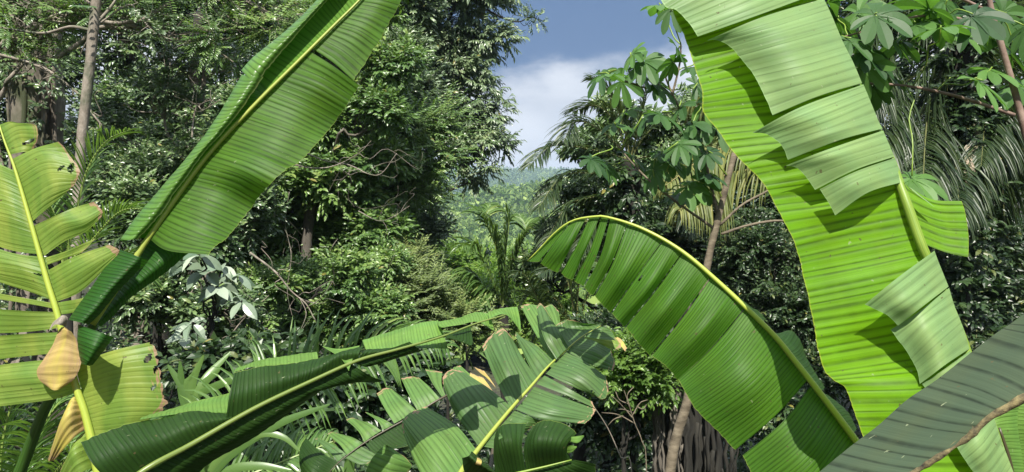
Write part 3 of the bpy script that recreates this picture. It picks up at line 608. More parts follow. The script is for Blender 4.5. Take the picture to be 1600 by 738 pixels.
dC = lambda x: 1.5+0.0009*(x-200)
def c_(x, y, o=0): return (x, y, dC(x)+o)
Cp = [ # lower half
 lobe(c_, [(180, 760), (215, 790), (250, 800, .06)], [(230, 733), (270, 748), (300, 748, .06)], [(270, 708), (305, 722), (332, 721, .06)], [(330, 676), (365, 690), (400, 683, .06)], [(400, 637), (432, 650), (462, 640, .06)], [(460, 608), (488, 616), (512, 606, .06)], [(510, 585), (535, 600), (562, 599, .06)], [(545, 567), (575, 585), (602, 598, .06)], sag=0, mat=0),
 lobe(c_, [(548, 566), (570, 572), (585, 568, .05)], [(590, 552), (605, 562), (618, 560, .05)], [(640, 534), (655, 545), (668, 545, .05)], mat=0),
 # upper half, dark
 lobe(c_, [(178, 760), (145, 725), (125, 688, .05)], [(230, 733), (202, 700), (178, 668, .05)], [(270, 708), (250, 685), (232, 655, .05)], [(320, 682), (308, 660), (298, 642, .05)], [(366, 657), (362, 650), (358, 645, .05)], mat=0),
 lobe(c_, [(352, 664), (358, 620), (366, 581, .04)], [(400, 637), (400, 605), (400, 572, .04)], [(450, 610), (450, 590), (450, 568, .04)], [(490, 594), (495, 575), (503, 558, .04)], [(530, 574), (530, 555), (538, 548, .04)], [(560, 562), (562, 550), (570, 540, .04)], mat=0),
 lobe(c_, [(560, 562), (568, 550), (574, 545, .03)], [(625, 545), (628, 545), (640, 540, .03)], [(670, 530), (690, 525), (700, 520, .03)], [(700, 520), (737, 539, -.02), (736, 508, .05)], mat=0),
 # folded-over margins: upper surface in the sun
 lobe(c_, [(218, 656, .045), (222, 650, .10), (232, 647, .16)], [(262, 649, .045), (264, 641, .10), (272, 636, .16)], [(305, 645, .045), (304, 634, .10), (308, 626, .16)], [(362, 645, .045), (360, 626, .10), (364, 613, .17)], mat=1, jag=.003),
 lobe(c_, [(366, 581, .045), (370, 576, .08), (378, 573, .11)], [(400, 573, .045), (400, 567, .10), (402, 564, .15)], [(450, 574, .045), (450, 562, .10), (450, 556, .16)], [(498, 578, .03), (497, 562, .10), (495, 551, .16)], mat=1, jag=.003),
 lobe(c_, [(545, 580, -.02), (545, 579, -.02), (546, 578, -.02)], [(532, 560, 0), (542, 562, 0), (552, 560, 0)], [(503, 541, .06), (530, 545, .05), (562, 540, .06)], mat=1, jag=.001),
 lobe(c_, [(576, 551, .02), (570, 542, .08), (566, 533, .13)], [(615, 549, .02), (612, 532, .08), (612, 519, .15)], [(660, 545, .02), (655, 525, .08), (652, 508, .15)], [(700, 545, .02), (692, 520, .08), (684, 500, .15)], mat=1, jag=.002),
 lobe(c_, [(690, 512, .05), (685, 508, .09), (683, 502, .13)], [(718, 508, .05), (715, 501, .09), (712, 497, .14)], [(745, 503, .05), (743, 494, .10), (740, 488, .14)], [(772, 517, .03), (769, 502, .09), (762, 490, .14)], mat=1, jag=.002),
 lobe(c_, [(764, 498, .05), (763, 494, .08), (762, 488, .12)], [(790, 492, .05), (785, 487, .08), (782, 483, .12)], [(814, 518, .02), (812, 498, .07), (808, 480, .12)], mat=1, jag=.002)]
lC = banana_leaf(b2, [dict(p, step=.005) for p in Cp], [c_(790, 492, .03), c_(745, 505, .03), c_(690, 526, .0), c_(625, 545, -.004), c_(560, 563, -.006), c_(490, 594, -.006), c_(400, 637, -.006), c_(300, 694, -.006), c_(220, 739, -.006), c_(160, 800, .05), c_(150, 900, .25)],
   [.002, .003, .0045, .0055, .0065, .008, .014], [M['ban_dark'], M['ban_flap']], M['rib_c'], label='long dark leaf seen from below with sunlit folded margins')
pseudostem(b2, P(160, 930, 1.92), .07, 0)

# ---- plant 3 : torn leaves in the middle
b3 = root_at(730, 2.5, 'banana_plant', 'low banana plant with broad slit leaves in the bottom middle')
def d_(x, y, o=0): return (x, y, 2.05+0.0021*(738-y)+o)
Dp = [lobe(d_, [(690, 785), (655, 735), (628, 671)], [(705, 760), (665, 705, -.04), (629, 657)], [(724, 735), (685, 680, -.05), (643, 644)], [(745, 704), (712, 664, -.03), (665, 635, .02)], mat=1, sag=0),
 lobe(d_, [(748, 698), (712, 646), (692, 600)], [(758, 685), (715, 630, -.03), (693, 588)], [(775, 666), (738, 615, -.04), (706, 577)], [(800, 637), (765, 608, -.02), (724, 582, .02)], mat=0, sag=0),
 lobe(d_, [(798, 638), (772, 590), (753, 540)], [(810, 625), (785, 570, -.04), (764, 526)], [(824, 610), (800, 560, -.04), (784, 513)], [(840, 592), (820, 562, -.02), (800, 526, .02)], mat=0, sag=0),
 lobe(d_, [(838, 594), (822, 562, .01), (804, 522, .03)], [(852, 578), (832, 550, -.01), (808, 519, .03)], [(864, 563), (842, 542), (814, 526, .03)], mat=0, sag=0),
 lobe(d_, [(869, 562, -.02), (848, 524, -.05), (838, 478, .0)], [(878, 552, -.02), (860, 516, -.06), (846, 474, .0)], [(888, 543, -.02), (876, 522, -.05), (864, 503, -.01)], mat=0, sag=0),
 lobe(d_, [(888, 546), (875, 530), (868, 508)], [(905, 532), (892, 515, .02), (886, 499)], [(925, 518), (915, 510, .02), (912, 505)], [(938, 510), (936, 508), (934, 507)], mat=0, sag=0),
 lobe(d_, [(862, 566, .03), (838, 525, .05), (813, 478, .08)], [(868, 560, .03), (846, 510, .05), (826, 475, .08)], [(872, 556, .03), (856, 500, .05), (842, 478, .08)], mat=1, sag=0),
 lobe(d_, [(872, 556, .03), (862, 505, .05), (848, 480, .08)], [(880, 550, .03), (870, 500, .05), (862, 476, .08)], [(886, 545, .03), (878, 515, .05), (873, 486, .08)], mat=1, sag=0),
 # right side
 lobe(d_, [(915, 526), (940, 530), (962, 533, .03)], [(924, 518), (940, 520), (958, 523, .03)], [(937, 510), (945, 511), (953, 516, .03)], mat=0, sag=0),
 lobe(d_, [(886, 550), (925, 570), (958, 579, .03)], [(895, 540), (930, 548, -.02), (962, 566, .03)], [(910, 528), (930, 533), (955, 546, .03)], mat=0, sag=0),
 lobe(d_, [(853, 584), (890, 602), (924, 617, .03)], [(862, 575), (905, 590, -.02), (944, 624, .03)], [(874, 562), (915, 578, -.02), (951, 607, .03)], [(885, 551), (918, 568), (946, 590, .03)], mat=0, sag=0, holes=[(929, 614, 6, 2, 15)]),
 lobe(d_, [(838, 600), (885, 618), (931, 638, .03)], [(851, 587), (890, 608, -.01), (927, 628, .03)], mat=0, sag=0),
 lobe(d_, [(806, 640), (850, 656), (914, 662, .02)], [(818, 626), (865, 640, -.02), (926, 652, .02)], [(835, 604), (870, 618, -.01), (932, 640, .02)], mat=0, sag=0),
 lobe(d_, [(755, 698), (780, 700), (805, 690, .04)], [(775, 674), (800, 678), (826, 672, .04)], [(804, 642), (825, 650), (846, 658, .04)], mat=0, sag=0)]
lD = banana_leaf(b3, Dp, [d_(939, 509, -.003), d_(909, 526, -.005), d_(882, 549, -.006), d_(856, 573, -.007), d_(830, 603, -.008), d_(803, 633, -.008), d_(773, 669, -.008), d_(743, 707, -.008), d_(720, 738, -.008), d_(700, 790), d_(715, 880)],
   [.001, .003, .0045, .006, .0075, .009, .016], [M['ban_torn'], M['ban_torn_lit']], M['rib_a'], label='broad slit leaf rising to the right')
# yellow-brown shred at its tip
banana_leaf(b3, [lobe(d_, [(912, 532, .08), (940, 540, .08), (965, 548, .08)], [(915, 526, .08), (945, 530, .07), (972, 540, .08)], [(930, 520, .08), (950, 524, .08), (963, 528, .08)], mat=0, jag=.008), lobe(d_, [(955, 532, .09), (968, 540, .09), (977, 550, .09)], [(965, 527, .09), (972, 533, .09), (980, 546, .09)], mat=1, jag=.004)], None, None, [M['ban_yel'], M['ban_dry']], None, label='yellow shredded leaf tip')
def e_(x, y, o=0): return (x, y, 2.4+0.0019*(738-y)+o)
Ep = [lobe(e_, [(690, 620), (676, 600), (664, 577, .05)], [(696, 618), (690, 600), (691, 581, .05)], mat=1),
 lobe(e_, [(652, 641), (640, 620), (627, 592, .05)], [(668, 634), (656, 612), (640, 589, .05)], [(688, 624), (672, 606), (654, 590, .05)], mat=1),
 lobe(e_, [(616, 662), (602, 640), (588, 614, .05)], [(630, 654), (614, 632), (600, 606, .05)], [(650, 641), (632, 624), (611, 607, .05)], mat=1),
 lobe(e_, [(598, 672), (590, 658), (570, 644, .05)], [(614, 664), (600, 655), (572, 643, .05)], mat=1),
 lobe(e_, [(569, 691), (560, 674), (540, 655, .05)], [(580, 683), (568, 668), (550, 652, .05)], [(596, 673), (580, 663), (562, 657, .05)], mat=1),
 lobe(e_, [(542, 711), (530, 694), (511, 678, .05)], [(554, 702), (540, 688), (518, 674, .05)], [(567, 692), (548, 682), (524, 675, .05)], mat=1),
 lobe(e_, [(527, 722), (512, 704), (492, 686, .05)], [(541, 710), (522, 696), (496, 684, .05)], mat=0),
 lobe(e_, [(500, 765), (480, 755), (470, 742, .02)], [(512, 746), (485, 730, -.03), (467, 705, .03)], [(528, 722), (500, 705, -.02), (477, 683, .04)], mat=2),
 lobe(e_, [(572, 695), (585, 708), (600, 706, .0)], [(600, 674), (620, 690), (636, 698, .0)], [(628, 660), (640, 675), (648, 690, .0)], mat=2),
 lobe(e_, [(540, 716), (560, 725), (574, 724, .0)], [(565, 698), (580, 706), (592, 712, .0)], mat=0),
 lobe(e_, [(752, 598, .04), (736, 586, .05), (719, 571, .08)], [(740, 610, .03), (712, 592, .05), (708, 575, .08)], mat=1),
 lobe(e_, [(760, 590, .04), (750, 582, .05), (741, 573, .08)], [(775, 606, .04), (765, 590, .05), (756, 578, .08)], mat=3), lobe(e_, [(752, 600, .02), (735, 590, .02), (735, 582, .02)], [(785, 640, .02), (770, 612, .02), (755, 590, .02)], mat=3)]
lE = banana_leaf(b3, Ep, [e_(515, 738), e_(532, 720), e_(568, 693, -.004), e_(605, 671, -.005), e_(629, 658, -.005), e_(663, 638, -.005), e_(694, 620, -.005), e_(740, 600, .03), e_(775, 640, .1), e_(765, 740, .1), e_(745, 880)],
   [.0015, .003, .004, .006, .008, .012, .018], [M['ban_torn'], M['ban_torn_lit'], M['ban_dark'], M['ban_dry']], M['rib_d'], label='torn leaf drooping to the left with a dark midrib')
def f_(x, y, o=0): return (x, y, 1.75+o)
Fp = [lobe(f_, [(775, 748), (772, 715), (773, 688, .03)], [(790, 744), (777, 700, -.02), (776, 672, .03)], [(805, 739), (796, 690, -.03), (790, 663, .04)], [(821, 735), (816, 695, -.01), (822, 662, .04)], mat=0, holes=[(782, 683, 2.5, 4, 0)]),
 lobe(f_, [(822, 735), (820, 700), (832, 664, .02)], [(842, 731), (838, 690, -.03), (850, 657, .03)], [(862, 726), (862, 690, -.03), (878, 660, .03)], [(880, 722), (882, 695, -.02), (900, 674, .02)], [(892, 719), (886, 705), (887, 692, .0)], mat=0, jag=.006),
 lobe(f_, [(775, 752), (800, 765), (820, 780, .03)], [(830, 735), (855, 750), (880, 765, .03)], [(880, 723), (900, 735), (928, 745, .03)], [(893, 718), (915, 722), (931, 726, .02)], mat=0, jag=.005),
 lobe(f_, [(889, 690), (903, 692, -.02), (913, 681, -.03)], [(891, 683, .0), (902, 681, -.01), (911, 679, -.02)], mat=1, jag=.002), lobe(f_, [(884, 708), (893, 707, -.02), (901, 699, -.03)], [(884, 699), (892, 696, -.02), (902, 698, -.03)], mat=1, jag=.002)]
lF = banana_leaf(b3, Fp, [f_(893, 718, -.004), f_(850, 729, -.006), f_(803, 740, -.006), f_(770, 750, -.006), f_(735, 800, .1), f_(735, 900, .4)], [.0015, .004, .006, .008, .014], [M['ban_dark'], M['ban_flap']], M['rib_g'], label='short dark leaf with a frayed end at the bottom')
banana_leaf(b3, [lobe(f_, [(722, 716, .1), (733, 712, .04), (736, 706, .1)], [(728, 740, .1), (745, 722, .03), (750, 716, .1)], [(760, 755, .1), (770, 738, .04), (782, 746, .1)], mat=0, jag=.003), lobe(f_, [(741, 726, .05), (744, 722, .03), (745, 716, .05)], [(749, 729, .05), (752, 725, .03), (752, 719, .05)], mat=1, jag=.002)], None, None, [M['ban_dark'], M['ban_dry']], None, label='small curled dark leaf')
def g1_(x, y, o=0): return (x, y, 2.1+o)
banana_leaf(b3, [lobe(g1_, [(560, 765), (600, 775, -.04), (645, 770)], [(578, 722), (606, 735, -.04), (638, 740)], [(590, 706), (612, 712, -.03), (642, 724)], [(601, 695), (606, 696, -.02), (612, 699)], mat=0)], None, None, [M['ban_torn_lit'], M['ban_yel']], None, label='pale leaf tip with brown rim at the bottom edge')
pseudostem(b3, P(735, 1000, 2.5), .07, 0)

# ---- plant 4 : arching leaf
b4 = root_at(1470, 2.15, 'banana_plant', 'banana plant with an arching leaf hanging in pleats from its yellow midrib')
def g_(x, y, o=0): return (x, y, 1.95+0.0007*(1340-x)+o-(0.0006*max(0, y-gmid(x))))
def gmid(x): return float(np.interp(x, [824, 869, 927, 950, 1002, 1061, 1121, 1202, 1242, 1282, 1339, 1400], [408, 362, 339, 340, 357, 390, 440, 517, 565, 616, 692, 780]))
def gl(*rows, **k): return lobe(g_, *rows, **k)
Gp = [gl([(826, 408), (825, 408), (823, 408)], [(848, 384), (842, 394), (832, 410)], [(869, 363), (860, 380), (842, 409)], [(890, 348), (868, 376), (846, 404)], mat=0, jag=.002),
 gl([(893, 347), (868, 380, -.01), (845, 412, .02)], [(905, 342), (884, 385, -.03), (858, 420, .02)], [(916, 340), (890, 390, -.01), (871, 427, .02)], mat=0, jag=.003),
 gl([(921, 340), (900, 385, .01), (876, 428, .04)], [(930, 340), (908, 392, -.01), (884, 435, .03)], [(937, 339), (915, 392, .0), (893, 439, .03)], mat=0, jag=.003),
 gl([(940, 339), (921, 392, .02), (896, 440, .05)], [(951, 340), (932, 395, .0), (909, 448, .04)], mat=0, jag=.003),
 gl([(954, 340), (938, 398, .02), (911, 450, .05)], [(967, 343), (948, 402, -.02), (918, 457, .03)], [(980, 348), (956, 408, .0), (926, 462, .04)], mat=0, jag=.003),
 gl([(981, 348), (955, 410, .01), (925, 463, .05)], [(1010, 359), (974, 425, -.03), (940, 476, .02)], [(1036, 375), (992, 435, .01), (954, 489, .06)], mat=0, jag=.003),
 gl([(1038, 376), (1000, 438, -.02), (956, 489, .0)], [(1052, 384), (1012, 448, -.03), (966, 501, .02)], [(1066, 394), (1020, 458, .02), (976, 512, .06)], mat=0, jag=.003, holes=[(1003, 432, 5, 1.5, -60)]),
 gl([(1068, 395), (1018, 460, -.03), (975, 515, .0)], [(1092, 412), (1040, 480, -.04), (996, 536, .02)], [(1112, 430), (1062, 500, .02), (1015, 556, .06)], mat=0, jag=.003),
 gl([(1114, 434), (1066, 504, -.02), (1021, 556, .01)], [(1140, 455), (1095, 515, -.04), (1040, 573, .02)], [(1166, 478), (1115, 538, .02), (1057, 592, .06)], mat=0, jag=.003),
 gl([(1168, 480), (1118, 540, -.03), (1059, 593, .02)], [(1200, 514), (1148, 575, -.05), (1078, 628, .02)], [(1232, 552), (1180, 610, -.05), (1108, 662, .02)], [(1262, 594), (1213, 648, -.01), (1148, 703, .05)], mat=0, jag=.003),
 gl([(1268, 602), (1222, 660, -.02), (1160, 712, .03)], [(1300, 642), (1255, 705, -.05), (1185, 762, .03)], [(1345, 700), (1290, 770, -.04), (1220, 820, .03)], [(1400, 790), (1350, 850, -.02), (1300, 880, .03)], [(1440, 860), (1420, 890), (1400, 910, .03)], mat=0, jag=.003),
 # far half, mostly hidden behind the midrib
 gl([(1150, 462, .01), (1168, 474, .08), (1176, 480, .14)], [(1165, 476, .01), (1178, 484, .08), (1186, 484, .14)], [(1190, 503, .01), (1194, 500, .08), (1197, 499, .14)], mat=1, jag=.003),
 gl([(1205, 519, .01), (1210, 519, .08), (1214, 520, .13)], [(1222, 540, .01), (1232, 532, .08), (1240, 519, .14)], [(1245, 570, .01), (1256, 566, .08), (1262, 560, .14)], [(1280, 612, .01), (1284, 610, .06), (1286, 606, .1)], mat=1, jag=.002),
 gl([(1284, 616, .01), (1290, 616, .06), (1292, 616, .1)], [(1308, 648, .01), (1318, 645, .06), (1326, 646, .12)], [(1330, 678, .01), (1336, 674, .06), (1340, 668, .1)], mat=1, jag=.002)]
for k in range(5, 10):
    pl, cu = Gp[k-1]['st'][-1], Gp[k]['st'][0]
    Gp[k]['st'][0] = [(pl[0][0]+1, pl[0][1]+1, pl[0][2]), (pl[1][0]+1, pl[1][1]+1, pl[1][2]-.012), (pl[2][0]+(5 if k == 8 else 2), pl[2][1]+(2 if k == 8 else 1), pl[2][2]-.025)]
lG = banana_leaf(b4, [dict(p, wave=.003, sag=0) for p in Gp], [g_(824, 408), g_(840, 392, -.003), g_(869, 362, -.005), g_(895, 345, -.005), g_(927, 339, -.006), g_(950, 340, -.007), g_(1002, 357, -.008), g_(1061, 390, -.008), g_(1121, 440, -.008), g_(1202, 517, -.008), g_(1242, 565, -.008), g_(1282, 616, -.008), g_(1339, 692, -.008), g_(1400, 780), g_(1435, 860, .15), g_(1460, 960, .4)],
   [.0015, .003, .0045, .006, .007, .008, .009, .010, .011, .015, .02], [M['ban_arch'], M['ban_flap']], M['rib_y'])
pseudostem(b4, P(1465, 985, 2.15), .075, 0)

# ---- plant 5 : tall glowing leaf with its right half folded forward
b5 = root_at(1640, 1.75, 'banana_plant', 'banana plant with a tall yellow-green leaf whose pale underside is folded forward in flaps')
def h_(x, y, o=0): return (x, y, 2.0-0.00042*(y+100)+o)
def hl(*rows, **k): return lobe(h_, *rows, **k)
blade = [hl([(1170, -260), (1150, -262), (1120, -262)], [(1200, -210), (1130, -190), (1050, -180)], [(1230, -130), (1130, -100), (1030, -80)], [(1262, -60), (1150, -20, -.02), (1050, 12)], [(1285, 0), (1180, 25, -.02), (1069, 56)], [(1310, 50), (1200, 70, -.02), (1083, 99)], [(1330, 95), (1215, 118, .0), (1096, 143)], [(1348, 135), (1225, 158, .01), (1098, 174)],
 [(1362, 172), (1240, 190), (1121, 204)], [(1378, 205), (1265, 228, -.02), (1150, 243)], [(1393, 240), (1290, 262, -.02), (1187, 281)], [(1405, 275), (1305, 300), (1207, 313)], [(1413, 300), (1318, 325), (1221, 340)], [(1425, 340), (1330, 358, .01), (1241, 378)], [(1440, 385), (1345, 405, .01), (1253, 423)], [(1455, 420), (1360, 442), (1262, 462)],
 [(1475, 465), (1375, 488), (1270, 506)], [(1492, 505), (1385, 528, .02), (1278, 548)], [(1505, 540), (1398, 560, .02), (1287, 578)], [(1515, 568), (1408, 582), (1299, 593)], [(1525, 592), (1425, 604, -.02), (1320, 607)], [(1540, 635), (1440, 643, -.02), (1335, 646)], [(1555, 680), (1450, 685), (1349, 684)], [(1570, 740), (1470, 742), (1365, 740)], [(1600, 840), (1510, 842), (1420, 835)], [(1630, 940), (1590, 945), (1560, 940)])]
blade[0].update(mat=0, sag=0, nv=20, ripple=.004, jag=.002)
o1 = -.05
flaps = [hl([(1190, -215), (1130, -180, -.06), (1075, -120, -.05)], [(1215, -150), (1120, -100, -.07), (1030, -30, -.05)], [(1235, -110), (1140, -60, -.07), (1037, 8, -.05)], [(1250, -80), (1160, -35, -.08), (1055, 16, -.05)], [(1264, -52), (1170, -5, -.08), (1074, 34, -.05)], [(1280, -12), (1185, 24, -.08), (1090, 57, -.05)]),
 hl([(1285, -2), (1190, 27, -.09), (1104, 64, -.08)], [(1292, 12), (1205, 40, -.09), (1122, 64, -.07)], [(1300, 30), (1225, 52, -.09), (1143, 76, -.06)], [(1315, 65), (1245, 85, -.09), (1168, 105, -.05)], [(1330, 95), (1263, 115, -.09), (1186, 133, -.05)], [(1345, 130), (1280, 150, -.08), (1207, 180, -.05)]),
 hl([(1347, 132), (1252, 167, -.09), (1175, 208, -.08)], [(1354, 148), (1275, 180, -.09), (1196, 210, -.07)], [(1362, 168), (1295, 196, -.08), (1216, 222, -.06)], [(1370, 188), (1304, 208, -.08), (1225, 235, -.05)], [(1377, 201), (1312, 219, -.07), (1231, 250, -.04)]),
 hl([(1378, 204), (1295, 233, -.08), (1228, 259, -.07)], [(1384, 218), (1312, 242, -.08), (1246, 264, -.06)], [(1390, 232), (1325, 253, -.07), (1260, 278, -.05)], [(1395, 245), (1335, 266, -.06), (1273, 297, -.04)]),
 hl([(1396, 247), (1337, 268, -.08), (1281, 296, -.06)], [(1403, 266), (1348, 286, -.08), (1294, 316, -.05)], [(1410, 284), (1357, 301, -.07), (1305, 337, -.04)]),
 hl([(1458, 392), (1405, 432, -.09), (1351, 476, -.07)], [(1464, 408), (1415, 450, -.09), (1368, 484, -.06)], [(1472, 428), (1425, 468, -.09), (1386, 493, -.06)], [(1480, 448), (1440, 480, -.08), (1403, 509, -.05)]),
 hl([(1481, 450), (1440, 484, -.06), (1391, 516, -.03)], [(1490, 480), (1450, 510, -.07), (1414, 547, -.03)], [(1503, 512), (1468, 545, -.07), (1431, 575, -.03)], [(1513, 545), (1475, 572, -.07), (1437, 600, -.03)]),
 hl([(1514, 548), (1480, 574, -.06), (1441, 600, -.03)], [(1525, 575), (1495, 600, -.06), (1460, 630, -.03)], [(1545, 630), (1520, 660, -.05), (1490, 690, -.03)], [(1560, 680), (1540, 710, -.05), (1515, 730, -.03)], [(1590, 760), (1570, 790), (1560, 800, -.02)])]
flaps = [dict(p, ripple=.0025, st=[[(r[0][0]+2, r[0][1], r[0][2]-.016)]+r[1:] for r in p['st']], mat=1, sag=0, nv=16, jag=.0015) for p in flaps]
right = [hl([(1414, 288), (1455, 311, -.01), (1503, 314, -.03)], [(1422, 315), (1465, 332, -.01), (1509, 334, -.03)], [(1433, 350), (1475, 366, -.01), (1514, 370, -.03)], [(1447, 383), (1480, 395, -.01), (1513, 402, -.03)], mat=0, jag=.001),
   hl([(1411, 284, -.02), (1418, 291, -.03), (1424, 294, -.03)], [(1412, 286, -.02), (1434, 305, -.04), (1460, 325, -.04)], mat=1, jag=.001)]
lH = banana_leaf(b5, blade+flaps+right, [h_(1164, -262, .004), h_(1222, -130, .004), h_(1254, -60, .004), h_(1276, 0, .004), h_(1321, 95, .004), h_(1353, 170, .004), h_(1386, 240, .002), h_(1404, 287, -.006), h_(1416, 320, -.012), h_(1428, 355, -.012), h_(1441, 390, -.012), h_(1455, 420, -.004), h_(1492, 505), h_(1525, 600), h_(1570, 740), h_(1630, 940), h_(1650, 1040, .2)],
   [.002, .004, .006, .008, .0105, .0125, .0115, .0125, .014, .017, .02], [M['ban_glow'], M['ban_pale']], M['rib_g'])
def j_(x, y, o=0): return (x, y, 2.0+o)
banana_leaf(b5, [lobe(j_, [(1600, 610), (1585, 612), (1562, 615)], [(1590, 650), (1560, 655, -.02), (1536, 668)], [(1595, 700), (1560, 700, -.03), (1526, 708)], [(1605, 760), (1560, 760, -.02), (1520, 765)], [(1615, 860), (1590, 860), (1560, 860)], mat=0, jag=.001), lobe(j_, [(1600, 610), (1620, 612), (1640, 615)], [(1590, 650), (1630, 655, -.02), (1670, 668)], [(1595, 700), (1640, 700, -.03), (1680, 708)], [(1615, 860), (1640, 860), (1660, 860)], mat=0)],
   [j_(1560, 668, -.03), j_(1568, 692, -.035), j_(1577, 725, -.03), j_(1590, 800), j_(1620, 900), j_(1640, 1000)], [.003, .007, .009, .012, .02], [M['ban_flap']], M['rib_d'], label='pale leaf low at the right edge')
pseudostem(b5, P(1645, 1020, 1.75), .085, 0)

# ---- plant 6 : grey-green leaf close by in the lower right corner
b6 = root_at(1700, 1.25, 'banana_plant', 'banana plant showing one near grey-green leaf with a brown curled margin, lower right corner')
def i_(x, y, o=0): return (x, y, 1.05+0.0002*(1600-x)+o)
Ip = [lobe(i_, [(1150, 860), (1200, 880, -.05), (1260, 880, -.085)], [(1225, 785), (1290, 800, -.05), (1345, 800, -.085)], [(1280, 738), (1340, 752, -.05), (1400, 760, -.085)], [(1326, 700), (1395, 715, -.05), (1455, 724, -.085)], [(1372, 665), (1440, 680, -.05), (1509, 689, -.085)], [(1417, 625), (1485, 643, -.05), (1545, 656, -.085)], [(1463, 594), (1525, 612, -.05), (1580, 636, -.085)], [(1516, 552), (1580, 570, -.05), (1640, 598, -.085)], [(1556, 521), (1620, 540, -.05), (1690, 560, -.085)], [(1590, 498), (1660, 500, -.05), (1740, 520, -.085)], [(1650, 450), (1730, 440, -.05), (1800, 460, -.085)], [(1760, 390), (1790, 392), (1830, 400, -.085)], mat=0, sag=0, nv=20, jag=.0, ripple=.001)]
lI = banana_leaf(b6, Ip, None, None, [M['ban_grey']], None)
rb = MB(); C = resample([P(*i_(p[0], p[1], -.085)) for p in [(1260, 880), (1345, 800), (1400, 760), (1455, 724), (1509, 689), (1545, 656), (1580, 636), (1640, 598), (1690, 560), (1740, 520), (1830, 400)]], .004)
rr_ = .0036*(1+0.6*n1(np.arange(len(C))*0.16, 3)+0.25*n1(np.arange(len(C))*0.5, 5)); tube(rb, C+np.array([0, 0, 0.002]), rr_, 8)
cm = rb.build('curled_margin', M['curl'], lI, smooth=True)
petiole(lI, [P(*i_(1800, 430)), P(1820, 600, 1.1), P(1760, 900, 1.2), P(1720, 1200, 1.25)], (.012, .022), M['rib_dg'])
pseudostem(b6, P(1715, 1250, 1.25), .07, 0)
# ================================================================= forest
FOL = {
 'grey':  mat_foliage('foliage_grey_green', (0.06, 0.105, 0.045), (0.25, 0.34, 0.17), 0.22, 0.36, 0.7, (0.14, 0.24, 0.06)),
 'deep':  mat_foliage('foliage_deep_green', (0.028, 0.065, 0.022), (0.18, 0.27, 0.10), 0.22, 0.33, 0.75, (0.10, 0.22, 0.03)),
 'mid':   mat_foliage('foliage_mid_green', (0.045, 0.11, 0.025), (0.22, 0.34, 0.09), 0.28, 0.36, 0.65, (0.18, 0.34, 0.03)),
 'fresh': mat_foliage('foliage_fresh_green', (0.05, 0.11, 0.02), (0.20, 0.33, 0.06), 0.35, 0.4, 0.5, (0.25, 0.45, 0.03)),
 'olive': mat_foliage('foliage_olive', (0.06, 0.10, 0.03), (0.24, 0.31, 0.10), 0.28, 0.45, 0.5, (0.22, 0.32, 0.05)),
 'shade': mat_foliage('foliage_shade_in_colour', (0.01, 0.028, 0.009), (0.06, 0.105, 0.035), 0.2, 0.36, 0.55, (0.08, 0.18, 0.03)),  # leaves darkened in colour to stand for shade that nothing casts
 'gloss': mat_foliage('foliage_glossy_grey', (0.08, 0.14, 0.075), (0.32, 0.38, 0.28), 0.12, 0.38, 0.6, (0.10, 0.2, 0.05)),
 'pale':  mat_foliage('foliage_pale', (0.22, 0.30, 0.19), (0.5, 0.56, 0.44), 0.2, 0.5, 0.5, (0.3, 0.4, 0.2)),
}
PALM_D = [mat_rib('palm_rachis', (0.10, 0.12, 0.04), (0.18, 0.18, 0.07)), mat_foliage('palm_leaflets_dark', (0.014, 0.034, 0.012), (0.075, 0.11, 0.038), 0.25, 0.42, 0.42, (0.14, 0.22, 0.04))]
PALM_G = [mat_rib('palm_rachis_green', (0.16, 0.24, 0.05), (0.25, 0.33, 0.08)), mat_foliage('palm_leaflets_green', (0.05, 0.12, 0.025), (0.17, 0.28, 0.07), 0.3, 0.35, 0.6, (0.22, 0.4, 0.04))]
PALM_Y = [mat_rib('palm_rachis_tan', (0.25, 0.22, 0.09), (0.35, 0.28, 0.12)), mat_foliage('palm_leaflets_yellowing', (0.07, 0.11, 0.025), (0.27, 0.27, 0.08), 0.3, 0.5, 0.4, (0.35, 0.35, 0.06))]
PALM_S = [PALM_D[0], mat_foliage('palm_leaflets_dead', (0.28, 0.22, 0.15), (0.50, 0.44, 0.34), 0.15, 0.7, 0.3, (0.3, 0.25, 0.15))]

def fo(px, d): return ((px-800)/F*d, d)
GT = 'forest trees on the left slope'; GR = 'forest trees on the right slope'
def W(px, py, d): return P(px, py, d)

# ---- left wall of forest: back row first
tree('forest_tree', 'tall grey-green tree at the valley edge, its drooping crown outlined on the sky', 'tree', fo(600, 15), [W(610, 330, 15), W(625, 120, 15), W(640, -60, 15)], .22,
  [(700, 10, 15, 95, 75), (735, 150, 14.6, 48, 60), (690, 120, 15.3, 75, 80), (752, 235, 14.5, 36, 42, .9), (765, 50, 14.8, 42, 40, .7), (620, 60, 15, 90, 110), (640, -90, 15, 150, 90, .6), (715, 215, 14.8, 42, 50), (748, 278, 14.5, 26, 26, .7), (590, 190, 15, 80, 90), (700, -60, 15, 110, 70, .7)],
  'droop', FOL['grey'], 11, 3600, .95, 16, M['bark_grey'], GT, out=.7)
def grid(x0, x1, y0, y1, st, d, seed, r=.62, keep=.93):
    g = np.random.default_rng(seed); o = []
    for x in np.arange(x0, x1+1, st):
        for y in np.arange(y0, y1+1, st*.85):
            if g.random() < keep: o.append((x+g.normal()*st*.22, y+g.normal()*st*.2, d+g.normal()*.45, st*r*g.uniform(.75, 1.2), st*r*g.uniform(.6, .95)))
    return o
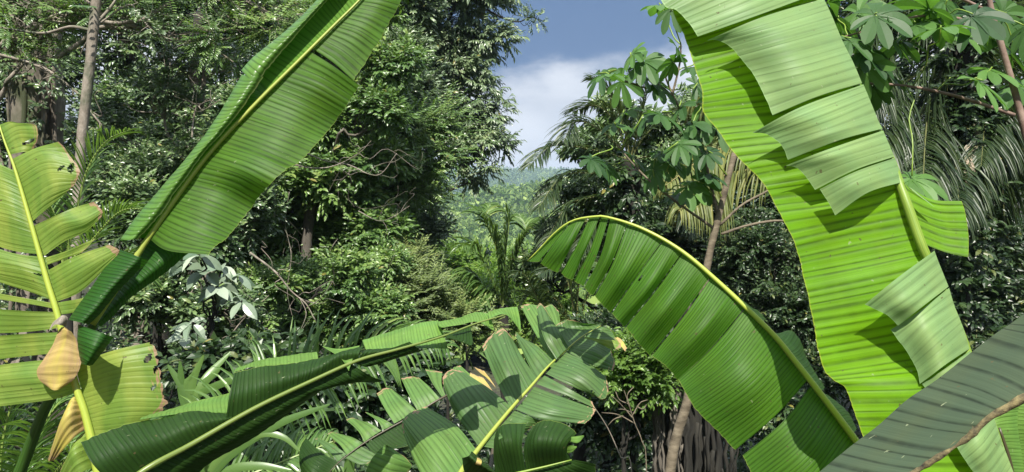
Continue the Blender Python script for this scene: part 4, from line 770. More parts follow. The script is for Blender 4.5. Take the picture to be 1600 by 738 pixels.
tree('forest_tree', 'tree with light feathery sprays reaching right towards the valley', 'tree', fo(520, 11.5), [W(530, 420, 11.5), W(560, 300, 11.5), W(580, 200, 11.4)], .10,
  [(630, 205, 11.0, 70, 28), (665, 245, 10.9, 60, 22), (600, 260, 11.0, 70, 26), (560, 215, 11, 60, 30), (690, 195, 11.1, 45, 20, .6), (640, 290, 11, 60, 22)],
  'pinnate', FOL['mid'], 12, 620, .95, 9, M['bark_grey'], GT, upb=.0, out=1.3)
tree('forest_tree', 'leafy bright tree rising just right of the tall rolled banana leaf', 'tree', fo(470, 10), [W(480, 380, 10), W(510, 220, 10), W(560, 60, 10)], .10,
  grid(470, 640, 40, 230, 62, 10, 1)+[(600, -30, 10, 60, 40)], 'broad', FOL['mid'], 13, 2400, .74, 6, M['bark_grey'], GT)
tree('forest_tree', 'vine-smothered tree filling the middle of the left slope with small leaves', 'tree', fo(440, 10.6), [W(440, 420, 10.6), W(450, 320, 10.6), W(480, 250, 10.6)], .14,
  grid(385, 650, 270, 420, 54, 10.6, 2), 'broad', FOL['mid'], 14, 3800, .85, 6, M['bark_dark'], GT)
tree('forest_tree', 'small-leaved tree whose crown meets the tall grey-green tree', 'tree', fo(560, 13), [W(560, 300, 13), W(570, 100, 13)], .15,
  grid(500, 680, -20, 200, 66, 13, 3), 'small', FOL['grey'], 24, 3000, 1.35, 6, M['bark_dark'], GT)
tree('forest_tree', 'shaded leafy tree on the slope just below the middle of the left wall', 'tree', fo(400, 8.6), [W(400, 520, 8.6), W(410, 440, 8.6)], .07,
  grid(380, 640, 430, 540, 56, 8.6, 4), 'broad', FOL['mid'], 25, 2500, .6, 6, M['bark_dark'], GT)
tree('forest_tree', 'deep green tree with small shining leaves left of the tall rolled leaf', 'tree', fo(300, 10), [W(300, 330, 10), W(300, 200, 10), W(310, 20, 10)], .12,
  grid(190, 400, 175, 330, 58, 10, 5)+grid(330, 440, 0, 150, 60, 10.3, 6, keep=.8), 'broad', FOL['deep'], 26, 3600, .72, 6, M['bark_dark'], GT)
tree('forest_tree', 'open-crowned dark tree with patches of sky showing through it at upper left', 'tree', fo(250, 12.5), [W(260, 330, 12.5), W(262, 150, 12.5), W(240, -30, 12.5)], .17,
  [(215, 45, 12, 85, 55, .8), (330, 30, 12, 90, 60), (150, 130, 12.3, 60, 50, .6), (330, 190, 12, 90, 50, .8), (220, 210, 12.2, 70, 60, .8), (130, 40, 12.2, 60, 55, .5), (240, -60, 12.2, 130, 60), (350, 110, 11.9, 70, 40, .55), (60, -50, 12.2, 120, 60, .6), (250, 125, 12.3, 60, 22, .3)],
  'small', FOL['deep'], 15, 2200, 1.35, 14, M['bark_dark'], GT)
tree('forest_tree', 'slender tree with glossy oval leaves beside the thin pale trunk', 'tree', fo(300, 7.5), [W(300, 380, 7.5), W(310, 220, 7.5), W(320, 110, 7.5)], .05,
  [(240, 150, 7.4, 60, 40, .4), (330, 260, 7.4, 80, 60), (230, 290, 7.4, 60, 50), (380, 330, 7.5, 60, 50, .8), (300, 100, 7.6, 90, 35, .45), (180, 210, 7.6, 50, 40, .45)],
  'broad', FOL['deep'], 16, 900, .55, 12, M['bark_pale'], GT)
tree('forest_tree', 'fresh-leaved branch tips of a tree hanging in at the top left corner', 'tree', fo(-60, 7), [W(-50, 300, 7), W(-20, 100, 7), W(20, -30, 7)], .10,
  [(60, 40, 6.8, 70, 40, .8), (160, 20, 6.8, 80, 25, .6), (50, 90, 6.8, 50, 30, .4), (270, 25, 6.9, 80, 30, .6), (360, 60, 6.9, 60, 40, .6), (60, -50, 6.9, 120, 50), (300, -50, 6.9, 140, 50), (420, 20, 6.9, 60, 40, .6)],
  'pinnate', FOL['mid'], 17, 800, .62, 9, M['bark_pale'], GT, upb=.05, out=1.2)
tree('forest_tree', 'dim tree behind the gap left of the slender trunk', 'tree', fo(60, 14), [W(60, 250, 14), W(60, 50, 14), W(70, -60, 14)], .2,
  [(60, 100, 13.6, 90, 90), (60, 260, 13.6, 110, 90), (170, 330, 13.5, 110, 80), (10, -40, 13.6, 120, 80), (160, 230, 13.6, 60, 60, .8), (-20, 180, 13.6, 80, 120), (-190, 60, 13.6, 120, 120, .6), (-190, 260, 13.6, 120, 110, .6)],
  'small', FOL['deep'], 18, 1700, 1.5, 12, M['bark_dark'], GT)
tree('forest_tree', 'far tree with a rounded crown behind the left forest wall', 'tree', fo(450, 22), [W(450, 200, 22), W(450, 60, 22)], .3,
  [(450, 60, 22, 140, 110), (560, 180, 22, 110, 110), (340, 120, 23, 90, 60, .35), (420, 260, 22, 200, 90), (620, 300, 22, 80, 60), (300, 260, 22, 160, 70)],
  'small', FOL['mid'], 19, 1700, 2.4, 14, M['bark_dark'], GT, simple=True)
# ---- lower left shrubs and understorey
GS = 'understorey shrubs on the slope'
def shrub(label, px, d, lobes, style, mat, seed, n, size, clumps=8, group=GS, simple=False, r=.025, upb=.4, name='shrub', bark=None):
    lx = lobes[0]
    tree(name, label, 'shrub', fo(px, d), [W(px, lx[1]+lx[4]*0.6, d), W(px+4, lx[1], d)], r, lobes, style, mat, seed, n, size, clumps, bark or M['bark_dark'], group, simple, upb=upb)
shrub('pale feathery bush left of the small valley palm', 700, 10, [(650, 470, 9.8, 55, 42), (630, 420, 10.2, 45, 35), (720, 515, 9.8, 50, 28)], 'pinnate', FOL['olive'], 33, 1100, .8)
shrub('grey-green bush under the tall tree at the valley edge', 640, 13, [(620, 330, 12.8, 65, 40), (655, 370, 12.8, 45, 30), (590, 400, 12.6, 70, 50), (650, 425, 12.6, 40, 35)], 'small', FOL['grey'], 34, 1300, 1.25)
shrub('dark undergrowth bush between the rolled leaf and the pale-leaved shrub', 250, 6.5, [(230, 350, 6.4, 60, 50), (300, 400, 6.4, 60, 40), (230, 470, 6.2, 70, 50), (330, 500, 6.2, 70, 45)], 'broad', FOL['deep'], 35, 800, .55)
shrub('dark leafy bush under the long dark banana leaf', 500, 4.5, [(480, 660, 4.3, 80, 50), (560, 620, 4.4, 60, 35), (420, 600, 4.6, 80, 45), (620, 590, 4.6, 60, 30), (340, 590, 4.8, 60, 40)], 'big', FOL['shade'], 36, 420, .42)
# shrub with big pale shining leaves
def rosette_leaves(mb, rng, pts, ln, wd, mat=0, n=7):
    for p in pts:
        k = rng.integers(n-2, n+2); ph = rng.uniform(0, 6.28)+np.arange(k)*2.4
        D = np.stack([np.cos(ph), np.sin(ph)*0.8-0.35, rng.uniform(-.9, .25, k)], -1)
        for d_ in unit(D):
            nr_ = unit(np.array([0, -0.6, 0.9])+0.35*rng.normal(size=3)); sd_ = unit(np.cross(d_, nr_)); u_ = np.cross(sd_, d_); L = ln*rng.uniform(.7, 1.15); w_ = wd*rng.uniform(.8, 1.1)
            t = np.array([0, .1, .28, .48, .68, .86, 1.0]); ww_ = (np.array([.02, .25, .45, .5, .42, .22, .01])*w_)[:, None]
            ax = p+d_*.02+d_*(t*L)[:, None]-u_*(.22*L*t**2)[:, None]; wav = u_*(ww_*(.3+.25*rng.normal()))
            Vv = np.stack([ax+sd_*ww_+wav, ax, ax-sd_*ww_+wav], 1).reshape(-1, 3); q = []
            for j in range(6): q += [[j*3, j*3+1, j*3+4, j*3+3], [j*3+1, j*3+2, j*3+5, j*3+4]]
            mb.add(Vv, [np.array(q)], mat, np.full(len(Vv), rng.uniform(.1, .95)))
def pale_shrub():
    rng = np.random.default_rng(77); d = 5.2; x, y = fo(335, d)
    root = thing('broadleaf_shrub', 'shrub with large pale silvery leaves catching the light below the big left banana leaf', 'shrub', (x, y, float(ground_z(x, y))-.03))
    w = MB(); c = MB(); b = np.array(root_loc(root)); top = W(330, 500, d); tube(w, resample([b, (b+top)/2+[.05, 0, 0], top], .1), .018, 6)
    cen = [(292, 408), (320, 425), (345, 415), (370, 428), (338, 448), (360, 462), (300, 505), (325, 498), (290, 525), (318, 540), (300, 565), (350, 440), (335, 590), (280, 560), (312, 398), (378, 470)]
    pts = []
    for k, (px, py) in enumerate(cen):
        p = W(px, py, d+rng.uniform(-.25, .25)); pts.append(p); tube(w, wander(top, p, rng, .2, 6), .006, 5)
    rosette_leaves(c, rng, pts, .15, .075, 0, 6)
    w.build('stem', M['bark_dark'], root, smooth=True); c.build('foliage', FOL['gloss'], root)
pale_shrub()

# ---- trunks at the far left
def big_trunk(px, d, top, r, label, seed, mat):
    x, y = fo(px, d); z = float(ground_z(x, y)); root = thing('forest_tree', label, 'tree', (x, y, z), GT)
    rng = np.random.default_rng(seed); w = MB(); b = np.array([x, y, z-.1])
    C = resample([b, W(px+4, 400, d), W(top[0]*.5+px*.5, 180, d), W(top[0], top[1], d)], .08)
    rr = np.full(len(C), r); rr[:12] *= np.linspace(1.9, 1.1, 12); tube(w, C, rr, 22, rough=.22, seed=seed)
    for k in range(5):          # lianas pressed on the bark
        ph = rng.uniform(3.3, 6.1); off = np.array([math.cos(ph)*r*1.12, math.sin(ph)*r*1.12, 0]); q = C[::6]+off+rng.normal(size=(len(C[::6]), 3))*.03
        tube(w, resample(q, .08), rng.uniform(.012, .03), 6)
    w.build('trunk', mat, root, smooth=True)
    f = MB(); n = 170; i = rng.integers(0, len(C), n); ph = rng.uniform(3.0, 6.4, n); o = np.stack([np.cos(ph), np.sin(ph), np.zeros(n)], -1)
    sprays(f, rng, C[i]+o*r*1.05, o+.4*rng.normal(size=(n, 3)), 'broad', .6, twigs=None); f.build('climbing_foliage', FOL['deep'], root)
big_trunk(62, 8.2, (45, -120), .26, 'massive gnarled trunk at the far left edge with brown flaking bark', 41, M['bark_moss'])
big_trunk(212, 12.5, (200, -120), .17, 'second thick trunk half hidden in shade right of the thin pale one', 42, M['bark_moss'])
def slim():
    d = 6.0; x, y = fo(118, d); root = thing('slender_tree', 'slim straight pale trunk standing before the massive trunk at upper left', 'tree', (x, y, float(ground_z(x, y))))
    rng = np.random.default_rng(5); w = MB(); b = np.array(root_loc(root))
    C = resample([b-[0, 0, .1], W(118, 420, d), W(126, 240, d), W(134, 160, d), W(145, 60, d), W(150, 10, d), W(158, -90, d)], .05); tube(w, C, np.linspace(.05, .036, len(C)), 12, rough=.1, seed=3)
    w.build('trunk', M['bark_pale'], root, smooth=True)
    for path, r in [([(147, 40), (170, 15), (190, -15)], .016), ([(144, 48), (110, 42), (70, 52), (30, 48), (-20, 40)], .014), ([(150, 12), (120, -10), (90, -30)], .014), ([(146, 50), (130, 75), (125, 90)], .008)]:
        m = MB(); tube(m, resample([W(px, py, d+.03*k) for k, (px, py) in enumerate(path)], .04), np.linspace(r, r*.4, len(resample([W(px, py, d+.03*k) for k, (px, py) in enumerate(path)], .04))), 7, rough=.12); m.build('branch', M['bark_pale'], root, smooth=True)
    f = MB(); p = np.array([W(*q) for q in [(190, -15, d), (30, 48, d), (90, -30, d), (158, -90, d), (-10, 42, d)]]).repeat(9, 0)+rng.normal(size=(45, 3))*.12
    sprays(f, rng, p, rng.normal(size=(45, 3)), 'pinnate', .6); f.build('crown', FOL['mid'], root)
slim()
# ---- bare branches threading through the left canopy, each a liana or dead branch of its own
BR = [('long bare branch rising from the far left edge across the dark trunks', 6.3, [(-30, 80), (25, 92), (70, 108), (95, 125), (125, 150), (150, 185), (172, 210)], .017),
 ('forked grey twig above the thin trunk top', 6.2, [(148, 42), (200, 8), (215, 22), (235, 45), (250, 55), (268, 62)], .009),
 ('pale bare twigs below the top left canopy, shaped like a fork', 6.6, [(300, 215), (302, 190), (308, 165), (318, 172), (345, 155)], .008),
 ('bare diagonal branch lying in the shrubs in mid slope', 7.2, [(390, 395), (430, 425), (455, 455), (478, 475), (492, 500)], .013),
 ('thin bare stick leaning left among the shrubs', 6.0, [(345, 545), (375, 505), (395, 485), (420, 462)], .008),
 ('long arching twig near the top centre of the left canopy', 7.5, [(440, 250), (480, 262), (520, 260), (560, 240), (580, 220)], .008),
 ('straight grey twig under the feathery tree', 8, [(480, 240), (510, 252), (545, 258), (590, 274), (620, 240)], .009),
 ('pale twig crossing the canopy left of the rolled leaf top', 6.8, [(385, 2), (420, 22), (452, 30), (470, 22), (505, 34)], .007),
 ('crooked pale twig high above the slender trunk gap', 6.9, [(205, -5), (222, 30), (246, 48), (262, 60), (290, 66)], .007),
 ('long thin liana hanging straight down through the dark tree', 8.2, [(262, 20), (266, 90), (261, 150), (264, 215)], .006),
 ('looping liana hanging in the middle of the left slope', 7.6, [(452, 300), (446, 350), (455, 400), (449, 455), (458, 500)], .005),
 ('short forked grey stick poking out below the feathery tree', 8, [(560, 330), (590, 345), (612, 340), (640, 322)], .007),
 ('dark branch end reaching out into the sky from the tall tree', 14.4, [(760, 15), (790, 30), (812, 34), (828, 27), (848, 33)], .02)]
for k, (lab, d, path, r) in enumerate(BR):
    rng = np.random.default_rng(600+k); w = MB(); C = resample([W(px, py, d+.05*math.sin(j)) for j, (px, py) in enumerate(path)], .03)
    root = thing('bare_branch', lab, 'branch', C[0], 'bare branches in the canopy')
    m = MB(); tube(m, C, np.linspace(r, r*.35, len(C)), 7, rough=.15, seed=k); m.build('stem', M['bark_pale'] if 'sky' not in lab else M['bark_dark'], root, smooth=True)
    for q in range(9):
        m = MB(); i = rng.integers(len(C)//5, len(C)-2); e = C[i]+rng.normal(size=3)*np.array([.25, .12, .22])*(d/7 if 'sky' not in lab else .8)+np.array([.15, 0, .1])*('sky' in lab)
        w_ = wander(C[i], e, rng, .3, 5); tube(m, w_, np.linspace(r*.32, r*.15, len(w_)), 4); m.build('twig', M['bark_pale'] if 'sky' not in lab else M['bark_dark'], root, smooth=True)
    if 'sky' in lab or k < 2:
        m = MB(); i = rng.integers(len(C)//2, len(C), 26); sprays(m, rng, C[i]+rng.normal(size=(26, 3))*.05, rng.normal(size=(26, 3)), 'small', .9 if 'sky' in lab else .6); m.build('foliage', FOL['grey'], root)

# ================================================================= palms
PALM_M = [PALM_G[0], mat_foliage('palm_leaflets_mid', (0.05, 0.11, 0.025), (0.18, 0.28, 0.08), 0.3, 0.4, 0.5, (0.22, 0.38, 0.04))]
def palm(label, px, d, crown, fronds, mats, seed, leaflet=.4, nl=44, droop=.3, width=.025, trunk_r=.09, trunk_mat=None, group='palms', name='palm_tree', spread=62, dead=(), rolls={}):
    """crown: pixel of the growing point; fronds: lists of (px,py,d) from crown outwards"""
    x, y = fo(px, d); root = thing(name, label, 'palm', (x, y, float(ground_z(x, y))), group)
    b = np.array(root_loc(root)); top = W(crown[0], crown[1], d)
    if trunk_r:
        w = MB(); C = resample([b-[0, 0, .1], (b+top)/2+[.04, 0, 0], top], .08); rr = np.full(len(C), trunk_r)*(1+.10*np.sin(np.arange(len(C))*1.9)); tube(w, C, rr, 12, rough=.08); w.build('trunk', trunk_mat or M['bark_dark'], root, smooth=True)
        if trunk_r >= .09:
            rg = np.random.default_rng(seed); nn_ = 420; i = rg.integers(0, len(C), nn_); ph = rg.uniform(2.9, 6.5, nn_); o = np.stack([np.cos(ph), np.sin(ph), np.zeros(nn_)], -1); f = MB()
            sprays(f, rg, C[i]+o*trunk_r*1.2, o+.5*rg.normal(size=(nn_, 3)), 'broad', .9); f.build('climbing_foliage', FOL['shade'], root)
    for k, f in enumerate(fronds):
        pts = [top]+[W(*(q if len(q) == 3 else (q[0], q[1], d))) for q in f]
        frond('frond', root, pts, leaflet*(.22 if k in dead else 1), nl, PALM_S if k in dead else mats, seed+k, droop, width, spread, r=.010+.004*leaflet, roll=rolls.get(k, 0))
palm('small palm standing alone in the valley gap, fronds upright', 785, 10, (786, 478), [
  [(780, 420), (770, 360), (752, 330)], [(765, 430), (745, 390), (722, 385, 9.7)], [(800, 420), (820, 370), (836, 352)], [(790, 400), (795, 350), (790, 322)], [(755, 450), (735, 430), (715, 440)], [(815, 440), (835, 425), (852, 440)],
  [(775, 390), (758, 345), (765, 318, 10.3)], [(805, 400), (822, 360), (812, 335, 10.3)], [(770, 460), (750, 455), (735, 475, 9.6)]], PALM_M, 100, .58, 46, .3, .034, .07)
palm('feather palm on the right slope, arching into the sky beside the gap', 985, 9, (985, 250), [
  [(940, 205), (900, 190), (880, 222, 8.7)], [(930, 235), (865, 228), (824, 262, 8.6)], [(940, 270), (880, 275), (838, 330, 8.6)], [(950, 300), (890, 320), (848, 385, 8.6)], [(975, 200), (950, 140), (920, 120)], [(1000, 190), (1010, 140), (990, 110)],
  [(1010, 210), (1060, 170), (1100, 190)], [(960, 190), (930, 165), (895, 175, 9.3)], [(1010, 290), (1060, 300), (1090, 370, 8.5)], [(955, 320), (930, 350), (900, 400, 8.7)], [(1040, 240), (1120, 230), (1170, 290)]], PALM_D, 120, .48, 52, .22, .024, .11)
palm('palm behind the star-leaved tree with yellowing fronds hanging like curtains', 1290, 7.8, (1290, 210), [
  [(1220, 215), (1120, 235), (1040, 290, 7.2)], [(1240, 170), (1160, 130), (1080, 160)], [(1220, 255), (1130, 275), (1060, 330, 7.0)], [(1250, 140), (1200, 60), (1130, 30)]], PALM_Y, 140, .72, 70, .6, .026, .07, rolls={0: 30, 2: 30})
palm('large palm in the upper right whose dark fronds hang low', 1490, 7.6, (1500, 40), [
  [(1440, 60), (1380, 90), (1330, 190, 7.0)], [(1440, 110), (1400, 150), (1350, 300, 6.9)], [(1460, 140), (1420, 220), (1400, 330, 7)], [(1540, 80), (1600, 140), (1640, 260)], [(1530, 120), (1560, 220), (1570, 350)], [(1450, 10), (1370, 0), (1300, 60)],
  [(1500, 130), (1480, 240), (1470, 380, 7.0)], [(1560, 20), (1640, 10), (1700, 90)], [(1470, -30), (1420, -80), (1340, -60)], [(1550, 160), (1610, 260), (1640, 400)],
  [(1515, 90), (1522, 170), (1512, 290, 7.0)], [(1530, 90), (1540, 160), (1533, 260, 7.1)], [(1480, 80), (1450, 180), (1440, 330, 6.8)], [(1500, 100), (1490, 200), (1500, 340, 6.7)], [(1420, 30), (1360, 60), (1310, 140, 7.2)]], PALM_D, 160, .75, 90, .42, .022, .10, dead=(10,))
palm('second dark palm lower down behind the glowing leaf', 1545, 8.6, (1540, 330), [
  [(1480, 290), (1420, 320), (1390, 430, 8.2)], [(1500, 330), (1460, 390), (1440, 520, 8.2)], [(1540, 400), (1530, 470), (1520, 600, 8.1)], [(1600, 300), (1680, 360), (1720, 500)], [(1580, 380), (1610, 460), (1620, 580)], [(1520, 270), (1500, 200), (1440, 200)], [(1560, 270), (1600, 200), (1660, 220)]], PALM_D, 180, .6, 56, .42, .024, .12)
palm('young palm with one upright feather frond behind the ragged left leaf', 110, 4.6, (100, 420), [
  [(115, 350), (135, 270), (165, 222), (205, 202, 4.5)], [(140, 380), (190, 330), (240, 330)], [(90, 350), (60, 300), (10, 290)], [(150, 420), (200, 400), (235, 440)]], PALM_G, 200, .30, 46, .12, .012, .03)
palm('low palm whose fronds run behind the long dark leaf', 250, 2.9, (235, 800), [
  [(300, 720, 2.7), (400, 632, 2.75), (520, 560, 2.8), (660, 532, 2.85), (705, 545, 2.85)], [(320, 770, 2.6), (420, 730, 2.6), (520, 690, 2.7)], [(200, 700, 2.9), (170, 620, 3.0), (150, 580, 3.0)]], PALM_G, 220, .25, 64, .3, .014, .04, name='understorey_palm', rolls={0: -62, 1: -50}, spread=84)
palm('low palm in the bottom left corner with fine ribs of leaflets', 20, 2.9, (20, 860), [
  [(30, 760), (70, 660, 2.8), (120, 600)], [(60, 780), (120, 700, 2.8), (190, 660)], [(0, 760), (10, 660), (40, 590)], [(70, 800), (140, 740, 2.7), (210, 745)], [(-20, 760), (-60, 700), (-80, 640)]], PALM_G, 240, .26, 44, .22, .011, .03, name='understorey_palm')
palm('dark fine-leaved palm low behind the arching leaf', 900, 7.2, (900, 520), [
  [(870, 470), (840, 450), (810, 480)], [(890, 450), (870, 420), (840, 430, 7)], [(920, 460), (950, 440), (990, 480)], [(880, 490), (850, 500), (830, 540)], [(930, 490), (960, 500), (985, 560)], [(905, 440), (915, 410), (940, 410)], [(850, 480, 6.8), (820, 430, 6.6), (800, 430, 6.5)]], PALM_D, 260, .32, 40, .25, .02, .06, name='understorey_palm')

# ================================================================= star-leaved (trumpet) trees on the right
def star_leaf(mb, rng, p, size, face, tone):
    """umbrella-like leaf: 7-9 obovate lobes radiating from the petiole tip"""
    n = rng.integers(7, 10); face = unit(np.array(face, float)+rng.normal(size=3)*.42); a = unit(np.cross(face, [0.1, 0, 1.0])); b = np.cross(face, a)
    for k in range(n):
        th = 2*np.pi*(k+.5)/n*0.92+.1; th += rng.normal()*.09; d = a*math.cos(th)+b*math.sin(th); L = size*(0.62+0.38*abs(math.sin(th/2)))*rng.uniform(.9, 1.05)
        s = unit(np.cross(face, d)); t = np.array([.03, .25, .45, .65, .82, .94, 1.0]); wv = np.array([.06, .12, .17, .22, .21, .13, .02])*L*rng.uniform(.85, 1.1)
        dr = -0.10*t**2*4*L*rng.uniform(.8, 1.9)
        ax = p+d*(t*L)[:, None]+np.array([0, 0, 1.0])*dr[:, None]*.7-face*0.02
        Vv = np.stack([ax+s*wv[:, None]+face*wv[:, None]*.25, ax, ax-s*wv[:, None]+face*wv[:, None]*.25], 1).reshape(-1, 3)
        q = []
        for j in range(6): q += [[j*3, j*3+1, j*3+4, j*3+3], [j*3+1, j*3+2, j*3+5, j*3+4]]
        mb.add(Vv, [np.array(q)], 0, np.full(len(Vv), np.clip(tone+rng.normal()*.06, .02, .95)))
STARM = mat_foliage('star_leaf', (0.022, 0.062, 0.02), (0.10, 0.21, 0.045), 0.3, 0.5, 0.3, (0.14, 0.34, 0.03))
def star_tree(label, base, d, stems, leaves, seed, size=.3, mat=None):
    x, y = fo(base[0], d); root = thing('trumpet_tree', label, 'tree', (x, y, float(ground_z(x, y))), 'star-leaved trees on the right')
    rng = np.random.default_rng(seed); allp = []
    for k, (path, r0, r1) in enumerate(stems):
        pts = [W(q[0], q[1], q[2] if len(q) > 2 else d) for q in path]
        if k == 0: pts = [np.array(root_loc(root))-[0, 0, .1]]+pts
        C = resample(pts, .05); m = MB(); rr = np.linspace(r0, r1, len(C))*(1+.06*(np.sin(np.arange(len(C))*1.3) > .8)); tube(m, C, rr, 10, rough=.05, seed=k)
        m.build('trunk' if k == 0 else 'branch', mat or M['bark_slim'], root, smooth=True); allp.append(C)
    A = np.concatenate([c[len(c)//2:] if k else c[-8:] for k, c in enumerate(allp)]); f = MB(); 
    for k, q in enumerate(leaves):
        p = W(q[0], q[1], d+rng.uniform(-.3, .3)) if len(q) < 3 else W(*q[:3]); sz = size*rng.uniform(.8, 1.15)
        star_leaf(f, rng, p, sz, (rng.uniform(-.4, .4), -.55, .75), rng.uniform(.05, .95))
        i = np.argmin(np.linalg.norm(A-(p-[0, 0, .12]), axis=1)); pt = MB(); tube(pt, wander(A[i], p, rng, .12, 5, .06), .0045, 5); pt.build('petiole', M['rib_g'], root, smooth=True)
    f.build('crown', STARM, root)
M['bark_slim'] = mat_bark('bark_slim_ringed', (0.07, 0.055, 0.035), (0.23, 0.19, 0.13), 9, .85, 3.0, .3)
star_tree('slim ringed trunk rising behind the arching leaf to star-shaped leaves against the sky', (1030, 0), 4.7,
  [([(1047, 738), (1075, 622), (1090, 520), (1106, 410), (1125, 330), (1140, 270), (1148, 240)], .042, .018), ([(1124, 345), (1108, 280), (1098, 235), (1075, 195), (1052, 150), (1040, 122)], .013, .006), ([(1117, 358), (1060, 318), (1010, 278), (975, 240), (965, 225)], .009, .005),
   ([(1125, 352), (1160, 320), (1200, 298), (1240, 270)], .009, .005), ([(1127, 366), (1170, 352), (1215, 345), (1260, 350)], .009, .006), ([(1050, 150), (1062, 100), (1064, 70)], .008, .005), ([(1050, 150), (1020, 125), (1005, 95)], .008, .005), ([(1048, 148), (1000, 135), (955, 118)], .007, .004)],
  [(985, 82), (1005, 92), (952, 112), (935, 115), (970, 128), (1062, 72), (1050, 95), (1085, 100), (1030, 128), (1010, 118), (1090, 130), (1048, 12), (1030, 5), (975, 172), (1005, 180), (1035, 175), (1060, 165), (1098, 160), (960, 190), (925, 245), (990, 240), (950, 255), (1035, 235), (1060, 222), (1085, 225), (1050, 250), (1105, 235), (1075, 290), (1095, 285), (1060, 300), (1110, 270), (1020, 265), (1080, 190), (1120, 190)], 301, .148)
star_tree('star-leaved tree overhanging the top right corner with a reddish twisting branch', (1640, 0), 4.6,
  [([(1640, 400), (1600, 200), (1570, 90), (1548, 10), (1540, -60)], .045, .014), ([(1585, 180), (1500, 152), (1420, 135), (1350, 130)], .012, .006), ([(1560, 55), (1500, 30), (1440, 25), (1380, 40)], .012, .005), ([(1375, 42), (1340, 52), (1300, 62)], .006, .004), ([(1548, 20), (1480, -10), (1400, -20), (1330, 0)], .011, .005)],
  [(1310, 25), (1340, 18), (1330, 60), (1355, 78), (1370, 20), (1385, 48), (1400, 22), (1430, 35), (1455, 12), (1345, 105), (1375, 100), (1410, 62), (1470, 40), (1500, 45), (1520, 22), (1550, 105), (1535, 125), (1560, 60), (1430, 0), (1590, 130), (1600, 40), (1290, 5), (1425, 275), (1480, 0), (1570, 20), (1365, 130)], 302, .21, M['bark_red'] if 'bark_red' in M else None)

# ---- right side forest
tree('forest_tree', 'dense dark small-leaved tree under the arching palm beside the sky gap', 'tree', fo(950, 10.2), [W(955, 420, 10.2), W(960, 330, 10.2)], .12,
  [(930, 240, 10, 55, 45), (985, 190, 10.1, 50, 40, .8), (940, 310, 9.9, 75, 45), (1000, 350, 9.8, 75, 55), (900, 380, 9.8, 55, 45), (1050, 270, 10.2, 60, 70), (1110, 210, 10.4, 60, 80), (860, 430, 9.9, 50, 40)], 'whorl', FOL['deep'], 51, 1900, .8, 14, M['bark_dark'], GR)
tree('forest_tree', 'shady forest tree behind the arching leaf and the slim trunk', 'tree', fo(1100, 11), [W(1100, 500, 11), W(1110, 350, 11), W(1120, 200, 11)], .16,
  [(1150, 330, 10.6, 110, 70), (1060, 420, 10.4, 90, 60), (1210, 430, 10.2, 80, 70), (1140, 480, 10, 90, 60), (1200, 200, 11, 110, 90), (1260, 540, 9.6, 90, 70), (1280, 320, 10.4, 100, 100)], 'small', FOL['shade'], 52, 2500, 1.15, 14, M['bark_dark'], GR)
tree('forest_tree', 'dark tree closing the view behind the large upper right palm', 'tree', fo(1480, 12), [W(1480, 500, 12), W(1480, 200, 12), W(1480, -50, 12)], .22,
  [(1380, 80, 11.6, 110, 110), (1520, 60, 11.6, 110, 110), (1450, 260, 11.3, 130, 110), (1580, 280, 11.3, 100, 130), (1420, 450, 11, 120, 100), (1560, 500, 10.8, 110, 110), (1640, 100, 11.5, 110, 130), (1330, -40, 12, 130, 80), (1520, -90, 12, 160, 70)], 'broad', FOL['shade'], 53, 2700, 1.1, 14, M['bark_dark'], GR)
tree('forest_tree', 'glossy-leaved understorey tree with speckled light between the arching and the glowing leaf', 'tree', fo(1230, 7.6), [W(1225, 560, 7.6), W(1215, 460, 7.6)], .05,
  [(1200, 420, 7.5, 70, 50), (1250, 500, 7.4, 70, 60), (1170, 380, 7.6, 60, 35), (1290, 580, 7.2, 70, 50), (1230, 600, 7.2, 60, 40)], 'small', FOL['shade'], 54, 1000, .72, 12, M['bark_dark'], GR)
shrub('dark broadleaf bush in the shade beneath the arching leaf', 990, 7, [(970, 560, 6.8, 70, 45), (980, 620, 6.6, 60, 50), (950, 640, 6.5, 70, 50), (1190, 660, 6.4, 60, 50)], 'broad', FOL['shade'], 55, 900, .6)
shrub('bright low bush right of the yellow shredded leaf tip', 975, 5.6, [(985, 575, 5.5, 45, 28), (1010, 600, 5.5, 35, 22)], 'small', FOL['fresh'], 56, 320, .75)
# shaggy trunk
def shaggy():
    d = 5.7; x, y = fo(1085, d); root = thing('forest_tree', 'thick shaggy dark trunk draped in hanging roots below the arching leaf', 'tree', (x, y, float(ground_z(x, y))), GR)
    rng = np.random.default_rng(9); w = MB(); b = np.array(root_loc(root)); C = resample([b-[0, 0, .1], W(1083, 640, d), W(1088, 540, d), W(1092, 470, d)], .08)
    tube(w, C, np.linspace(.27, .16, len(C)), 22, rough=.22, seed=8); w.build('trunk', M['bark_dark'], root, smooth=True)
    for grp in range(2):
        m = MB()
        for k in range(34):
            ph = rng.uniform(3.3, 6.2) if grp else rng.uniform(3.2, 4.2); r = rng.uniform(.26, .33); i0 = rng.integers(3, 20); q = C[i0:i0+rng.integers(6, 16)]; off = np.array([math.cos(ph)*r, math.sin(ph)*r, 0])
            tube(m, q+off+rng.normal(size=q.shape)*.012, rng.uniform(.006, .016), 5)
        m.build('hanging_roots', M['bark_grey'] if grp == 0 else M['bark_dark'], root, smooth=True)
shaggy()
